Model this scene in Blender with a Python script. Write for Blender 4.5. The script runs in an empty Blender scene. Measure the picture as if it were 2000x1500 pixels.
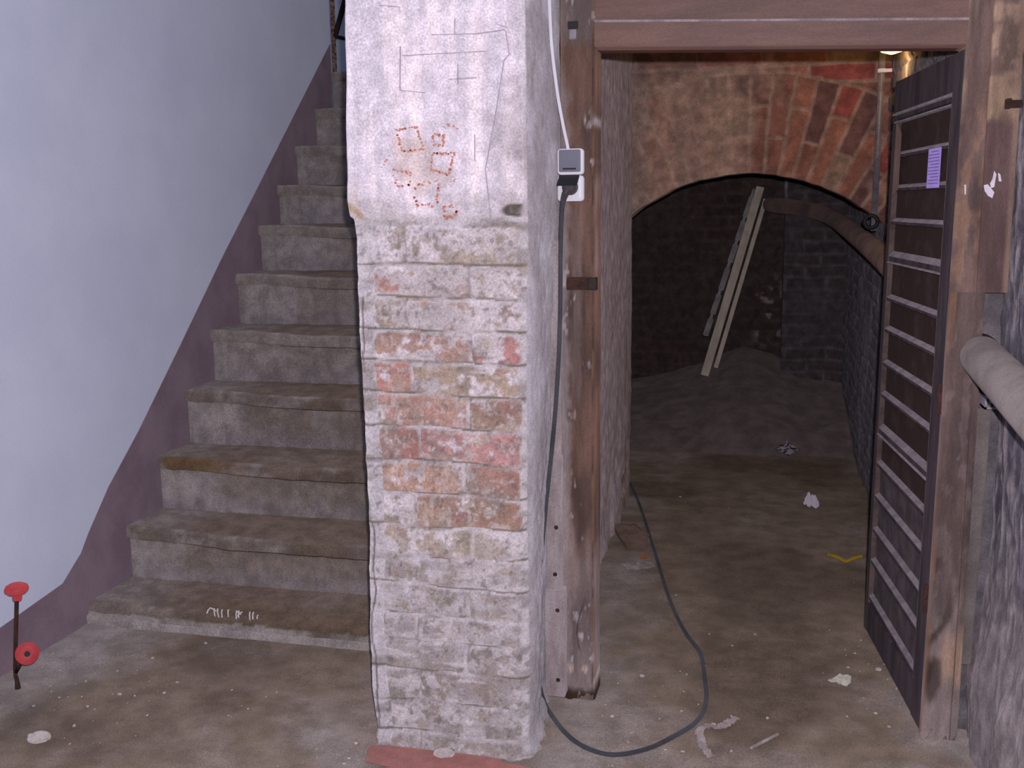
import bpy, bmesh, math, random
import numpy as np
from mathutils import Vector, Matrix

random.seed(7)
SC = bpy.context.scene
COL = SC.collection

# ---------------------------------------------------------------- camera
cam_d = bpy.data.cameras.new('camera')
cam_d.sensor_width = 36.0
cam_d.lens = 36.9
cam_d.clip_start = 0.02
cam = bpy.data.objects.new('camera', cam_d)
COL.objects.link(cam)
m3 = Matrix([[0.972773, -0.027049, 0.230176], [0.231447, 0.165001, -0.958753], [-0.012046, 0.985922, 0.166769]])
cam.matrix_world = Matrix.Translation((0, 0, 1.45)) @ m3.to_4x4()
SC.camera = cam

# ---------------------------------------------------------------- light
w = bpy.data.worlds.new('world')
SC.world = w
w.use_nodes = True
w.node_tree.nodes['Background'].inputs[0].default_value = (0.72, 0.77, 1.0, 1)
w.node_tree.nodes['Background'].inputs[1].default_value = 0.52

flash_d = bpy.data.lights.new('camera_flash', 'POINT')        # the flash of the camera that took the photograph
flash_d.energy = 240
flash_d.color = (1.0, 0.92, 0.99)
flash_d.shadow_soft_size = 0.012
flash = bpy.data.objects.new('camera_flash', flash_d)
flash.location = (0.03, 0.0, 1.51)
COL.objects.link(flash)

SC.view_settings.view_transform = 'Standard'
SC.view_settings.look = 'None'
SC.view_settings.gamma = 1
SC.view_settings.exposure = 0.0


# ---------------------------------------------------------------- helpers
def S(r, g, b):
    f = lambda v: (v / 255 / 12.92) if v / 255 <= 0.04045 else ((v / 255 + 0.055) / 1.055) ** 2.4
    return (f(r), f(g), f(b))


def A(c):
    return np.array(S(*c))


def hsh(i, j, s):
    v = np.sin(i * 127.1 + j * 311.7 + s * 74.7) * 43758.5453
    return v - np.floor(v)


def vn(x, y, s=0):
    x = np.asarray(x, float); y = np.asarray(y, float)
    i = np.floor(x); j = np.floor(y)
    fx = x - i; fy = y - j
    fx = fx * fx * (3 - 2 * fx); fy = fy * fy * (3 - 2 * fy)
    a = hsh(i, j, s); b = hsh(i + 1, j, s); c = hsh(i, j + 1, s); d = hsh(i + 1, j + 1, s)
    return (a * (1 - fx) + b * fx) * (1 - fy) + (c * (1 - fx) + d * fx) * fy


def fbm(x, y, s=0, o=4):
    t = 0; a = 0.5; n = 0
    for k in range(o):
        t = t + a * vn(x * 2 ** k, y * 2 ** k, s + k * 3.3)
        n += a; a *= 0.5
    return t / n


def sst(a, b, x):
    t = np.clip((x - a) / (b - a), 0, 1)
    return t * t * (3 - 2 * t)


def mixc(a, b, t):
    t = np.asarray(t)[..., None]
    return a * (1 - t) + b * t


def mat(name, c1=None, c2=None, scale=6, rough=0.85, bump=0.2, bscale=70, metal=0.0, attr=False, var=0.22,
        stretch=(1, 1, 1), lo=0.4, hi=0.62, emit=None, grain=0.18, gscale=260):
    m = bpy.data.materials.new(name)
    m.use_nodes = True
    nt = m.node_tree
    N, L = nt.nodes, nt.links
    b = N['Principled BSDF']
    b.inputs['Roughness'].default_value = rough
    b.inputs['Diffuse Roughness'].default_value = 1.0
    b.inputs['Metallic'].default_value = metal
    b.inputs['Specular IOR Level'].default_value = 0.2
    tc = N.new('ShaderNodeTexCoord')
    mp = N.new('ShaderNodeMapping')
    mp.inputs['Scale'].default_value = stretch
    L.new(tc.outputs['Object'], mp.inputs['Vector'])
    n1 = N.new('ShaderNodeTexNoise')
    n1.inputs['Scale'].default_value = scale
    n1.inputs['Detail'].default_value = 7
    n1.inputs['Roughness'].default_value = 0.62
    L.new(mp.outputs[0], n1.inputs['Vector'])
    mx = N.new('ShaderNodeMix'); mx.data_type = 'RGBA'
    rp = N.new('ShaderNodeMapRange')
    rp.inputs['From Min'].default_value = lo
    rp.inputs['From Max'].default_value = hi
    L.new(n1.outputs['Fac'], rp.inputs['Value'])
    if attr:
        at = N.new('ShaderNodeAttribute'); at.attribute_name = 'Col'
        mx.blend_type = 'MULTIPLY'
        mx.inputs[0].default_value = 1.0
        L.new(at.outputs['Color'], mx.inputs[6])
        rp.inputs['To Min'].default_value = 1 - var
        rp.inputs['To Max'].default_value = 1 + var * 0.6
        L.new(rp.outputs[0], mx.inputs[7])
    else:
        mx.inputs[6].default_value = (*c1, 1)
        mx.inputs[7].default_value = (*(c2 or c1), 1)
        L.new(rp.outputs[0], mx.inputs[0])
    n2 = N.new('ShaderNodeTexNoise')
    n2.inputs['Scale'].default_value = gscale
    n2.inputs['Detail'].default_value = 3
    L.new(mp.outputs[0], n2.inputs['Vector'])
    r2 = N.new('ShaderNodeMapRange')
    r2.inputs['From Min'].default_value = 0.3
    r2.inputs['From Max'].default_value = 0.7
    r2.inputs['To Min'].default_value = 1 - grain
    r2.inputs['To Max'].default_value = 1 + grain
    L.new(n2.outputs['Fac'], r2.inputs['Value'])
    m2 = N.new('ShaderNodeMix'); m2.data_type = 'RGBA'; m2.blend_type = 'MULTIPLY'
    m2.inputs[0].default_value = 1.0
    L.new(mx.outputs[2], m2.inputs[6])
    L.new(r2.outputs[0], m2.inputs[7])
    L.new(m2.outputs[2], b.inputs['Base Color'])
    if bump:
        n3 = N.new('ShaderNodeTexNoise')
        n3.inputs['Scale'].default_value = bscale
        n3.inputs['Detail'].default_value = 6
        L.new(mp.outputs[0], n3.inputs['Vector'])
        bp = N.new('ShaderNodeBump')
        bp.inputs['Strength'].default_value = bump
        bp.inputs['Distance'].default_value = 0.02
        L.new(n3.outputs['Fac'], bp.inputs['Height'])
        L.new(bp.outputs[0], b.inputs['Normal'])
    if emit:
        b.inputs['Emission Color'].default_value = (*emit[0], 1)
        b.inputs['Emission Strength'].default_value = emit[1]
    return m


ORG = {}


def org(o):
    return ORG.get(o.name, Vector((0, 0, 0)))


def link(name, me, m, parent):
    o = bpy.data.objects.new(name, me)
    COL.objects.link(o)
    if m:
        me.materials.append(m)
    if parent:
        o.parent = parent
        ORG[o.name] = org(parent)
    return o


def obj(name, bm, m, parent=None, bevel=0.0, smooth=False, seg=2):
    """links everything in bm (world coordinates) as one mesh object"""
    if parent:
        bmesh.ops.translate(bm, verts=bm.verts, vec=-org(parent))
    bmesh.ops.recalc_face_normals(bm, faces=bm.faces)
    me = bpy.data.meshes.new(name)
    bm.to_mesh(me)
    bm.free()
    if smooth:
        for p in me.polygons:
            p.use_smooth = len(p.vertices) <= 4
    o = link(name, me, m, parent)
    if bevel:
        md = o.modifiers.new('bevel', 'BEVEL')
        md.width = bevel
        md.segments = seg
        md.limit_method = 'ANGLE'
    return o


def thing(name, label, cat, loc=(0, 0, 0), group=None):
    o = bpy.data.objects.new(name, None)
    COL.objects.link(o)
    o.location = loc
    o.empty_display_size = 0.05
    ORG[o.name] = Vector(loc)
    return tag(o, label, cat, group)


def tag(o, label, cat, group=None, kind='thing'):
    o['label'] = label
    o['category'] = cat
    o['kind'] = kind
    if group:
        o['group'] = group
    return o


def struct(o):
    o['kind'] = 'structure'
    return o


def box(bm, lo, hi):
    x0, y0, z0 = lo; x1, y1, z1 = hi
    v = [bm.verts.new(p) for p in ((x0, y0, z0), (x1, y0, z0), (x1, y1, z0), (x0, y1, z0),
                                   (x0, y0, z1), (x1, y0, z1), (x1, y1, z1), (x0, y1, z1))]
    for f in ((0, 3, 2, 1), (4, 5, 6, 7), (0, 1, 5, 4), (1, 2, 6, 5), (2, 3, 7, 6), (3, 0, 4, 7)):
        bm.faces.new([v[i] for i in f])
    return v


def hexa(bm, a, b):
    """a, b: two quads (4 points each), joined into a solid"""
    va = [bm.verts.new(p) for p in a]; vb = [bm.verts.new(p) for p in b]
    bm.faces.new(va[::-1]); bm.faces.new(vb)
    for i in range(4):
        j = (i + 1) % 4
        bm.faces.new((va[i], va[j], vb[j], vb[i]))


def prism(bm, pts, d):
    d = Vector(d)
    va = [bm.verts.new(p) for p in pts]
    vb = [bm.verts.new(Vector(p) + d) for p in pts]
    bm.faces.new(va); bm.faces.new(vb[::-1])
    n = len(pts)
    for i in range(n):
        j = (i + 1) % n
        bm.faces.new((va[i], vb[i], vb[j], va[j]))


def catmull(pts, k=8):
    P = [Vector(p) for p in pts]
    P = [P[0] * 2 - P[1]] + P + [P[-1] * 2 - P[-2]]
    out = []
    for i in range(1, len(P) - 2):
        a, b, c, d = P[i - 1:i + 3]
        for q in range(k):
            t = q / k
            out.append(0.5 * ((2 * b) + (c - a) * t + (2 * a - 5 * b + 4 * c - d) * t * t + (3 * b - a - 3 * c + d) * t ** 3))
    out.append(P[-2])
    return out


def tube(bm, pts, r, n=10, k=8, smooth=True, caps=True):
    path = catmull(pts, k) if smooth else [Vector(p) for p in pts]
    rs = r if callable(r) else (lambda t: r)
    rings = []
    up = Vector((0.13, 0.29, 0.95)).normalized()
    nrm = None
    for i, p in enumerate(path):
        t = (path[min(i + 1, len(path) - 1)] - path[max(i - 1, 0)]).normalized()
        if nrm is None:
            nrm = t.cross(up)
            if nrm.length < 0.1:
                nrm = t.cross(Vector((1, 0, 0)))
        nrm = (nrm - t * nrm.dot(t)).normalized()
        b = t.cross(nrm)
        rr = rs(i / (len(path) - 1))
        rings.append([bm.verts.new(p + (nrm * math.cos(2 * math.pi * q / n) + b * math.sin(2 * math.pi * q / n)) * rr) for q in range(n)])
    for a, b in zip(rings, rings[1:]):
        for q in range(n):
            bm.faces.new((a[q], a[(q + 1) % n], b[(q + 1) % n], b[q]))
    if caps:
        bm.faces.new(rings[0][::-1]); bm.faces.new(rings[-1])


def lathe(bm, prof, o, axis=(0, 0, 1), n=24):
    """prof: list of (radius, height along axis)"""
    ax = Vector(axis).normalized()
    u = ax.orthogonal().normalized(); v = ax.cross(u)
    o = Vector(o)
    rings = []
    for r, h in prof:
        r = max(r, 1e-4)
        rings.append([bm.verts.new(o + ax * h + (u * math.cos(2 * math.pi * q / n) + v * math.sin(2 * math.pi * q / n)) * r) for q in range(n)])
    for a, b in zip(rings, rings[1:]):
        for q in range(n):
            bm.faces.new((a[q], a[(q + 1) % n], b[(q + 1) % n], b[q]))
    bm.faces.new(rings[0][::-1]); bm.faces.new(rings[-1])


def grid(name, P, C, m, parent=None, boxes=(), smooth=True, wrap=False, boxcol=None):
    """P (nv,nu,3) points, C (nv,nu,3) colours -> mesh with point colours; boxes: solids behind the surface"""
    P = np.asarray(P, float)
    if parent:
        P = P - np.array(org(parent))
    nv, nu = P.shape[:2]
    idx = np.arange(nv * nu).reshape(nv, nu)
    if wrap:
        idx = np.vstack([idx, idx[:1]])
    q = np.stack([idx[:-1, :-1], idx[:-1, 1:], idx[1:, 1:], idx[1:, :-1]], -1).reshape(-1, 4)
    V = P.reshape(-1, 3)
    Cc = np.asarray(C, float).reshape(-1, 3)
    for lo, hi in boxes:
        lo = np.array(lo, float); hi = np.array(hi, float)
        if parent:
            lo = lo - np.array(org(parent)); hi = hi - np.array(org(parent))
        k = len(V)
        bv = np.array([[(lo, hi)[i][0], (lo, hi)[j][1], (lo, hi)[l][2]] for i, j, l in
                       ((0, 0, 0), (1, 0, 0), (1, 1, 0), (0, 1, 0), (0, 0, 1), (1, 0, 1), (1, 1, 1), (0, 1, 1))])
        bf = np.array(((0, 3, 2, 1), (4, 5, 6, 7), (0, 1, 5, 4), (1, 2, 6, 5), (2, 3, 7, 6), (3, 0, 4, 7))) + k
        V = np.vstack([V, bv]); q = np.vstack([q, bf])
        Cc = np.vstack([Cc, np.tile(boxcol if boxcol is not None else Cc.mean(0), (8, 1))])
    me = bpy.data.meshes.new(name)
    me.vertices.add(len(V)); me.vertices.foreach_set('co', V.ravel())
    me.loops.add(len(q) * 4); me.loops.foreach_set('vertex_index', q.ravel().astype(np.int32))
    me.polygons.add(len(q))
    me.polygons.foreach_set('loop_start', np.arange(0, len(q) * 4, 4, dtype=np.int32))
    sm = np.full(len(q), smooth)
    if boxes:
        sm[-6 * len(boxes):] = False
    me.polygons.foreach_set('use_smooth', sm)
    me.update(calc_edges=True)
    ca = me.color_attributes.new('Col', 'FLOAT_COLOR', 'POINT')
    ca.data.foreach_set('color', np.hstack([Cc, np.ones((len(Cc), 1))]).astype(np.float32).ravel())
    me.validate()
    return link(name, me, m, parent)


def bond(x, z, ch, bl, seed, warp=0.006, jit=0.0):
    """running bond: returns distance to the nearest joint and a brick hash in 0..1"""
    x = x + (fbm(x * 14, z * 14, seed, 2) - 0.5) * warp * 2
    z = z + (fbm(x * 9, z * 9, seed + 5, 2) - 0.5) * warp * 2
    r = np.floor(z / ch)
    zz = z / ch - r
    off = np.where(r % 2 == 0, 0.0, 0.5) + (hsh(r, 3.0, seed) - .5) * .25
    q = x / bl + off
    c = np.floor(q)
    xx = q - c
    d = np.minimum(np.minimum(xx, 1 - xx) * bl, np.minimum(zz, 1 - zz) * ch)
    return d, hsh(c, r, seed + 1)


# ---------------------------------------------------------------- materials
M_SURF = mat('old_masonry', attr=True, rough=0.92, bump=0.28, bscale=55, var=0.25, scale=18, grain=0.22)
M_FLOOR = mat('dirty_floor', attr=True, rough=0.9, bump=0.2, bscale=120, var=0.2, scale=10, grain=0.3, gscale=240)
M_PILLAR = mat('limewashed_masonry', attr=True, rough=0.92, bump=0.2, bscale=95, var=0.13, scale=26, grain=0.2, gscale=190)
M_STONE = mat('worn_stone', attr=True, rough=0.88, bump=0.25, bscale=80, var=0.22, scale=16, grain=0.25, gscale=180)
M_ATTRWOOD = mat('painted_wood', attr=True, rough=0.75, bump=0.2, bscale=40, var=0.25, scale=9, stretch=(3, 3, 0.5), grain=0.2)
M_WHITE = mat('white_wall_paint', S(206, 211, 226), S(199, 204, 221), scale=2.2, rough=0.75, bump=0.05, bscale=60, grain=0.04)
M_DADO = mat('purple_dado_paint', S(138, 121, 130), S(124, 107, 116), scale=5, rough=0.7, bump=0.12, bscale=30, grain=0.12)
M_BROWN = mat('brown_door_paint', S(136, 92, 76), S(108, 80, 72), scale=5, rough=0.6, bump=0.12, bscale=50, stretch=(4, 4, .5))
M_LINTEL = mat('brown_lintel_paint', S(132, 104, 94), S(114, 90, 84), scale=5, rough=0.6, bump=0.1, bscale=50, stretch=(.6, 4, 4))
M_LEDGE = mat('dusty_ledge', S(134, 124, 128), S(112, 103, 108), scale=20, rough=0.95, bump=0.1)
M_DUST = mat('grey_dust', S(170, 158, 160), S(140, 130, 134), scale=20, rough=0.95, bump=0.1)
M_DUST2 = mat('brown_dusty_edge', S(112, 94, 88), S(84, 70, 68), scale=20, rough=.9, bump=.1)
M_DARKWOOD = mat('dark_door_wood', S(70, 62, 65), S(52, 46, 51), scale=7, rough=0.62, bump=0.2, bscale=50, stretch=(3, 3, .5), grain=.2)
M_PANEL = mat('black_panel_wood', S(50, 40, 38), S(66, 55, 53), scale=10, rough=0.62, bump=0.25, bscale=60, lo=.5, hi=.75)
M_PANEL2 = mat('dusty_panel_wood', S(62, 54, 56), S(82, 75, 77), scale=14, rough=0.8, bump=0.25, bscale=60, lo=.4, hi=.7)
M_PALEWOOD = mat('pale_bare_wood', S(236, 226, 212), S(216, 204, 190), scale=5, rough=0.8, bump=0.1, stretch=(4, 4, .6))
M_BATTEN = mat('whitewashed_batten', S(178, 166, 168), S(150, 138, 138), scale=12, rough=0.9, bump=0.2, stretch=(2, 2, .6), grain=.25)
M_RUST = mat('rusty_iron', S(86, 58, 48), S(60, 44, 42), scale=30, rough=0.8, bump=0.3, bscale=120, metal=.2)
M_DARKIRON = mat('dark_iron', S(52, 46, 46), S(70, 58, 52), scale=20, rough=0.7, bump=0.2, metal=.3)
M_RED = mat('red_paint', S(206, 82, 84), S(186, 64, 72), scale=14, rough=0.5, bump=0.06, grain=.08)
M_PLASTIC = mat('white_plastic', S(228, 228, 236), S(222, 222, 230), rough=0.35, bump=0, grain=.02)
M_GREYPL = mat('grey_plastic', S(128, 129, 144), S(121, 122, 137), rough=0.4, bump=0, grain=.04)
M_BLACKPL = mat('black_plastic', S(44, 46, 50), S(36, 38, 42), rough=0.45, bump=0, grain=.05)
M_CORD = mat('black_rubber_cord', S(82, 84, 90), S(66, 68, 73), rough=0.55, bump=0.05, grain=.1)
M_PIPE = mat('grey_painted_pipe', S(126, 118, 115), S(108, 100, 98), scale=8, rough=0.7, bump=0.1)
M_OLDPIPE = mat('brown_dusty_pipe', S(132, 108, 100), S(104, 90, 88), scale=8, rough=0.8, bump=0.15)
M_ZINC = mat('dull_zinc', S(150, 146, 152), S(120, 116, 124), scale=20, rough=0.5, bump=0.05, metal=.3)
M_PAPER = mat('white_paper', S(232, 226, 236), S(214, 206, 216), scale=10, rough=0.9, bump=0, grain=.05)
M_LILAC = mat('lilac_paper', S(168, 146, 214), S(160, 138, 206), scale=10, rough=0.85, bump=0, grain=.04)
M_INK = mat('dark_ink', S(84, 66, 124), S(84, 66, 124), rough=0.9, bump=0, grain=0)
M_PENCIL = mat('pencil_grey', S(158, 149, 163), S(178, 169, 178), scale=60, rough=0.9, bump=0)
M_CRAYON = mat('red_brown_crayon', S(188, 122, 104), S(194, 150, 134), scale=60, rough=0.9, bump=0.1)
M_YELLOW = mat('yellow_tape', S(176, 148, 40), S(150, 126, 34), rough=0.7, bump=0)
M_LAMP = mat('lamp_glass', S(255, 220, 160), S(255, 220, 160), rough=0.3, bump=0, emit=((1.0, 0.62, 0.22), 4.0), grain=0)
M_CRUMB = mat('plaster_crumb', S(196, 188, 184), S(168, 156, 150), scale=30, rough=0.95, bump=0.2)
M_SCRAP = mat('dirty_plastic_scrap', S(168, 156, 154), S(134, 122, 120), scale=25, rough=0.6, bump=0.2)
M_BRICKSLAB = mat('dusty_brick', S(128, 108, 98), S(112, 92, 84), scale=12, rough=0.95, bump=0.3)
M_PINK = mat('pink_floor_paint', S(158, 108, 102), S(140, 96, 90), scale=14, rough=0.85, bump=0.15)
M_CHALK = mat('white_chalk', S(222, 216, 214), S(200, 192, 190), scale=60, rough=0.95, bump=0)

# ================================================================ SETTING
WX = -2.318
# ---- floor
xs = np.linspace(-2.45, 0.95, 240); ys = np.linspace(-1.2, 8.0, 560)
X, Y = np.meshgrid(xs, ys)
n1 = fbm(X * 3, Y * 3, 1, 5); n2 = fbm(X * 12, Y * 12, 9, 4); n3 = fbm(X * 40, Y * 40, 19, 3)
Z = (n1 - .5) * .008 + (n2 - .5) * .004
brown = A((126, 111, 97)); grey = A((153, 145, 142)); dark = A((96, 82, 71))
d_wall = np.minimum(np.abs(X - WX), 3)
d_pil = np.hypot(np.maximum(np.maximum(-1.05 - X, X + .52), 0), np.maximum(2.5 - Y, 0))
g = sst(.45, .0, d_wall) * .9 + sst(.28, .0, d_pil) * .55 + (n1 - .5) * 1.3 + sst(.25, 0, .58 - X) * .5
g = g + sst(2.75, 2.45, Y) * sst(-.3, .2, X) * .15
g = np.where(Y > 3.0, g - .25 * sst(3.0, 3.6, Y), g)
C = mixc(brown, grey, np.clip(g + (n2 - .5) * .8, 0, 1))
stain = sst(.56, .7, fbm(X * 1.7 + 4, Y * 1.7, 33, 4))
C = mixc(C, dark, np.clip(stain * .6 + sst(.3, .8, (n3 - .45) * 2) * .15, 0, 1))
floor = struct(grid('floor', np.stack([X, Y, Z], -1), C, M_FLOOR, boxes=[((-2.45, -1.2, -.25), (.95, 8.0, -.03))]))
# pink painted patch at the foot of the pillar
bm = bmesh.new()
pts = []
cx, cy = -.80, 2.41
for k in range(40):
    a = 2 * math.pi * k / 40
    r = .17 * (1 + .18 * math.sin(3 * a + 1) + .12 * math.sin(7 * a) + random.uniform(-.14, .14))
    pts.append((cx + math.cos(a) * r * 1.15, min(cy + math.sin(a) * r * .9, 2.50), .0045))
prism(bm, pts, (0, 0, .003))
obj('paint_patch', bm, M_PINK, floor)

# ---- left wall and its painted dado
bm = bmesh.new()
box(bm, (-2.75, -1.2, -.2), (WX, 5.53, 4.2))
struct(obj('wall_left', bm, M_WHITE))
top = [(-2.318, 5.524, 2.329), (-2.318, 4.560, 1.524), (-2.318, 4.229, 1.250), (-2.318, 3.824, 0.895), (-2.318, 3.501, 0.617), (-2.318, 3.290, 0.454),
       (-2.318, 3.154, 0.321), (-2.318, 3.103, 0.262), (-2.318, 2.992, 0.189), (-2.318, 2.680, 0.156)]
zl = top[-1][2]
poly = [(WX - .01, y, z) for _, y, z in top] + [(WX - .01, -1.2, zl), (WX - .01, -1.2, -.08), (WX - .01, 5.53, -.08)]
bm = bmesh.new()
prism(bm, poly, (.0135, 0, 0))
struct(obj('trim_1', bm, M_DADO))

# ---- wall between stairs and passage (its passage side is the plastered reveal behind the door)
vs = np.linspace(-.03, 2.5, 180); us = np.concatenate([np.linspace(2.93, 5.1, 150), np.linspace(5.12, 5.36, 20)])
Yg, Zg = np.meshgrid(us, vs)
Xg = np.interp(Yg, [2.9, 5.1, 5.36], [-.604, -.622, -.66])
n = fbm(Yg * 5, Zg * 5, 3, 4)
Xg = Xg + (n - .5) * .012 + (fbm(Yg * 22, Zg * 22, 8, 3) - .5) * .006
Xg = Xg - .012 * sst(.55, .1, Zg + (fbm(Yg * 6, Zg * 6, 4, 3) - .5) * .4) * sst(.52, .6, fbm(Yg * 5, Zg * 7, 77, 3))
C = mixc(A((184, 168, 172)), A((172, 154, 154)), n)
C = mixc(C, A((150, 132, 122)), sst(.5, .65, fbm(Yg * 4, Zg * 1.2, 45, 4)) * sst(1.2, .5, Zg))
C = mixc(C, A((190, 172, 168)), sst(.6, .72, fbm(Yg * 9, Zg * 9, 61, 4)) * .5)
struct(grid('wall_center', np.stack([Xg, Yg, Zg], -1), C, M_SURF,
            boxes=[((-1.03, 2.9, -.2), (-.69, 5.35, 4.0)), ((-1.03, 5.35, -.2), (-.95, 7.6, 4.0))]))

# ---- stair landing walls
bm = bmesh.new(); box(bm, (-3.4, 6.75, -.2), (-.95, 6.95, 4.2))
struct(obj('wall_back', bm, M_WHITE))

bm = bmesh.new(); box(bm, (-3.4, 5.3, 3.9), (-.95, 6.95, 4.05))  # unseen ceiling, added to keep sky light off the landing wall
struct(obj('ceiling_light_block', bm, M_WHITE))
bm = bmesh.new(); box(bm, (-3.6, 4.9, -.2), (-3.4, 6.95, 4.2))
struct(obj('wall_landing', bm, M_WHITE))
# ---- facade bits right of the door frame and the rough right wall
ys_ = np.concatenate([np.linspace(.7, 2.2, 60), np.linspace(2.21, 2.93, 160)]); zs_ = np.linspace(-.03, 2.6, 300)
Yg, Zg = np.meshgrid(ys_, zs_)
n = fbm(Yg * 9, Zg * 5, 12, 5); nb = fbm(Yg * 44, Zg * 16, 13, 5)
Xg = .607 - (n - .5) * .03 - (nb - .5) * .008 - .035 * sst(.5, 0, Zg)
C = mixc(A((78, 74, 82)), A((136, 128, 132)), sst(.3, .72, nb))
C = mixc(C, A((80, 77, 88)), sst(.45, .62, fbm(Yg * 12, Zg * 5, 17, 4)) * .7)
C = mixc(C, A((160, 152, 156)), sst(.62, .72, fbm(Yg * 40, Zg * 14, 19, 4)) * .25)
C = mixc(C, A((58, 54, 62)), sst(.61, .68, fbm(Yg * 26, Zg * 9, 20, 4)) * .6)
C = mixc(C, A((166, 160, 178)), sst(1.80, 1.83, Zg + (n - .5) * .05))
C = mixc(C, A((144, 132, 128)), sst(.7, .2, Zg) * .5)
struct(grid('wall_right', np.stack([Xg, Yg, Zg], -1), C, M_SURF, boxes=[((.66, .7, -.2), (.95, 3.4, 2.6))]))
xs_ = np.linspace(.50, .70, 30); zs_ = np.linspace(-.03, 2.6, 180)
Xg, Zg = np.meshgrid(xs_, zs_)
n = fbm(Xg * 16, Zg * 16, 23, 4)
Yg = 2.925 - (n - .5) * .03
C = mixc(A((92, 88, 96)), A((132, 124, 128)), n)
struct(grid('wall_front', np.stack([Xg, Yg, Zg], -1), C, M_SURF, boxes=[((.54, 2.96, -.2), (.95, 3.2, 2.6))]))

# ---- arched brick wall across the passage
acx, acz, aR = -.08, .70, .892          # centre and radius of the intrados
xs_ = np.linspace(-.70, .62, 300)
zi = acz + np.sqrt(np.maximum(aR ** 2 - (xs_ - acx) ** 2, 0.05))
zi = zi + (fbm(xs_ * 12, xs_ * 0, 5, 3) - .5) * .012
NZ = 260
tt = np.linspace(0, 1, NZ)[:, None]
Xg = np.tile(xs_, (NZ, 1)); Zg = zi[None, :] * (1 - tt) + 2.45 * tt
wz = (fbm(Xg * 9, Zg * 9, 31, 3) - .5) * .014
dx, dz = Xg + wz - acx, Zg + wz - acz
r = np.hypot(dx, dz); th = np.arctan2(dx, dz)
AW = .076
k = np.floor(th / AW); f = th / AW - k
ring = r - aR
even = (k % 2 == 0)
j1 = np.where(even, .30, .16)
dj = np.minimum(np.minimum(f, 1 - f) * AW * r, np.minimum(np.abs(ring - j1), np.abs(ring - .45)))
hv = hsh(k, np.where(ring > j1, 1.0, 0.0), 3)
dh, hh = bond(Xg, Zg + .012, .080, .29, 41)
top_ = ring > .45
dj = np.where(top_, np.minimum(dh, np.abs(ring - .45)), dj); hv = np.where(top_, hh, hv)
br = sst(.002, .012, dj)
pal = np.array([A((160, 112, 98)), A((168, 96, 90)), A((152, 108, 98)), A((176, 124, 106)), A((132, 96, 92)), A((172, 142, 124))])
bc = pal[np.clip((hv * 6).astype(int), 0, 5)]
mort = A((172, 146, 130))
Cb = mixc(np.broadcast_to(mort, bc.shape), bc, br)
n = fbm(Xg * 7, Zg * 7, 51, 4)
pl = sst(.06, -.14, Xg + (n - .5) * .5) * (1 - .55 * sst(1.98, 2.08, Zg))
pl = np.maximum(pl, sst(.55, .68, fbm(Xg * 4 + 7, Zg * 4, 55, 4)) * .55)
Cp = mixc(A((208, 179, 158)), A((190, 160, 144)), fbm(Xg * 10, Zg * 10, 57, 4))
Cp = mixc(Cp, A((176, 158, 154)), sst(-.52, -.60, Xg + (n - .5) * .1) * .7 + sst(2.0, 2.1, Zg) * .35)
C = mixc(Cb, Cp, np.clip(pl * (0.80 + .20 * (1 - br)), 0, 1))
C = C * (.90 + .36 * fbm(Xg * 40, Zg * 40, 58, 3))[..., None]
Yg = 5.1 - br * .010 * (1 - pl * .8) - (n - .5) * .012
# underside of the arch: rows from the back edge to the front edge
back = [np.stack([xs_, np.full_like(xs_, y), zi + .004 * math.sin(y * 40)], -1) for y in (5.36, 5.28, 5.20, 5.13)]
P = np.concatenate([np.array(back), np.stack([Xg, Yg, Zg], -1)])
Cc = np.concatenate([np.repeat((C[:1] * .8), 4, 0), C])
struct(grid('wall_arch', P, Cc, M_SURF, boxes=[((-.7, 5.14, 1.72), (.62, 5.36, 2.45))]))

# ---- passage and cellar shell
def wall_rel(name, fn, us, vs, seed, c1, c2, cm, boxes, ch=.08, bl=.27, depth=.010, patch=None):
    U, V = np.meshgrid(us, vs)
    d, h = bond(U, V, ch, bl, seed, .012)
    b = sst(.002, .014, d)
    n = fbm(U * 4, V * 4, seed + 2, 4); nn = fbm(U * 22, V * 22, seed + 3, 3)
    c = mixc(c1, c2, np.clip(h * .7 + (n - .5) * .9, 0, 1))
    c = mixc(np.broadcast_to(cm, c.shape), c, b)
    c = mixc(c, (c1 + cm) * .5, sst(.42, .58, fbm(U * 3 + 5, V * 3, seed + 9, 4)) * .75)
    c = c * (.75 + .5 * nn)[..., None]
    if patch is not None:
        c = mixc(c, A((190, 170, 178)), patch(U, V) * sst(.46, .54, nn * .6 + n * .4))
    return struct(grid(name, fn(U, V, b * depth + (n - .5) * .03), c, M_SURF, boxes=boxes))

YB = 7.55
wall_rel('wall_cellar_back', lambda u, v, h: np.stack([u, YB - h, v], -1), np.linspace(-1.0, .6, 200), np.linspace(-.03, 2.0, 250), 61,
         A((92, 78, 74)), A((112, 86, 80)), A((104, 92, 90)), [((-1.1, YB + .06, -.2), (.7, YB + .2, 2.0))],
         patch=lambda u, v: sst(.13, .03, np.abs(u - .04)) * sst(.42, .55, v) * sst(1.0, .8, v))
wall_rel('wall_cellar_right', lambda u, v, h: np.stack([.54 - h, u, v], -1), np.linspace(2.95, YB, 420), np.linspace(-.03, 2.5, 260), 67,
         A((104, 100, 108)), A((122, 112, 116)), A((130, 126, 134)), [((.60, 2.95, -.2), (.8, YB + .2, 2.5))])
pr = wall_rel('wall_pier', lambda u, v, h: np.stack([u, 7.30 - h, v], -1), np.linspace(.13, .56, 70), np.linspace(-.03, 2.0, 250), 71,
              A((100, 92, 96)), A((112, 96, 96)), A((124, 116, 120)), [((.13, 7.32, -.2), (.56, YB + .05, 2.0))])
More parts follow.
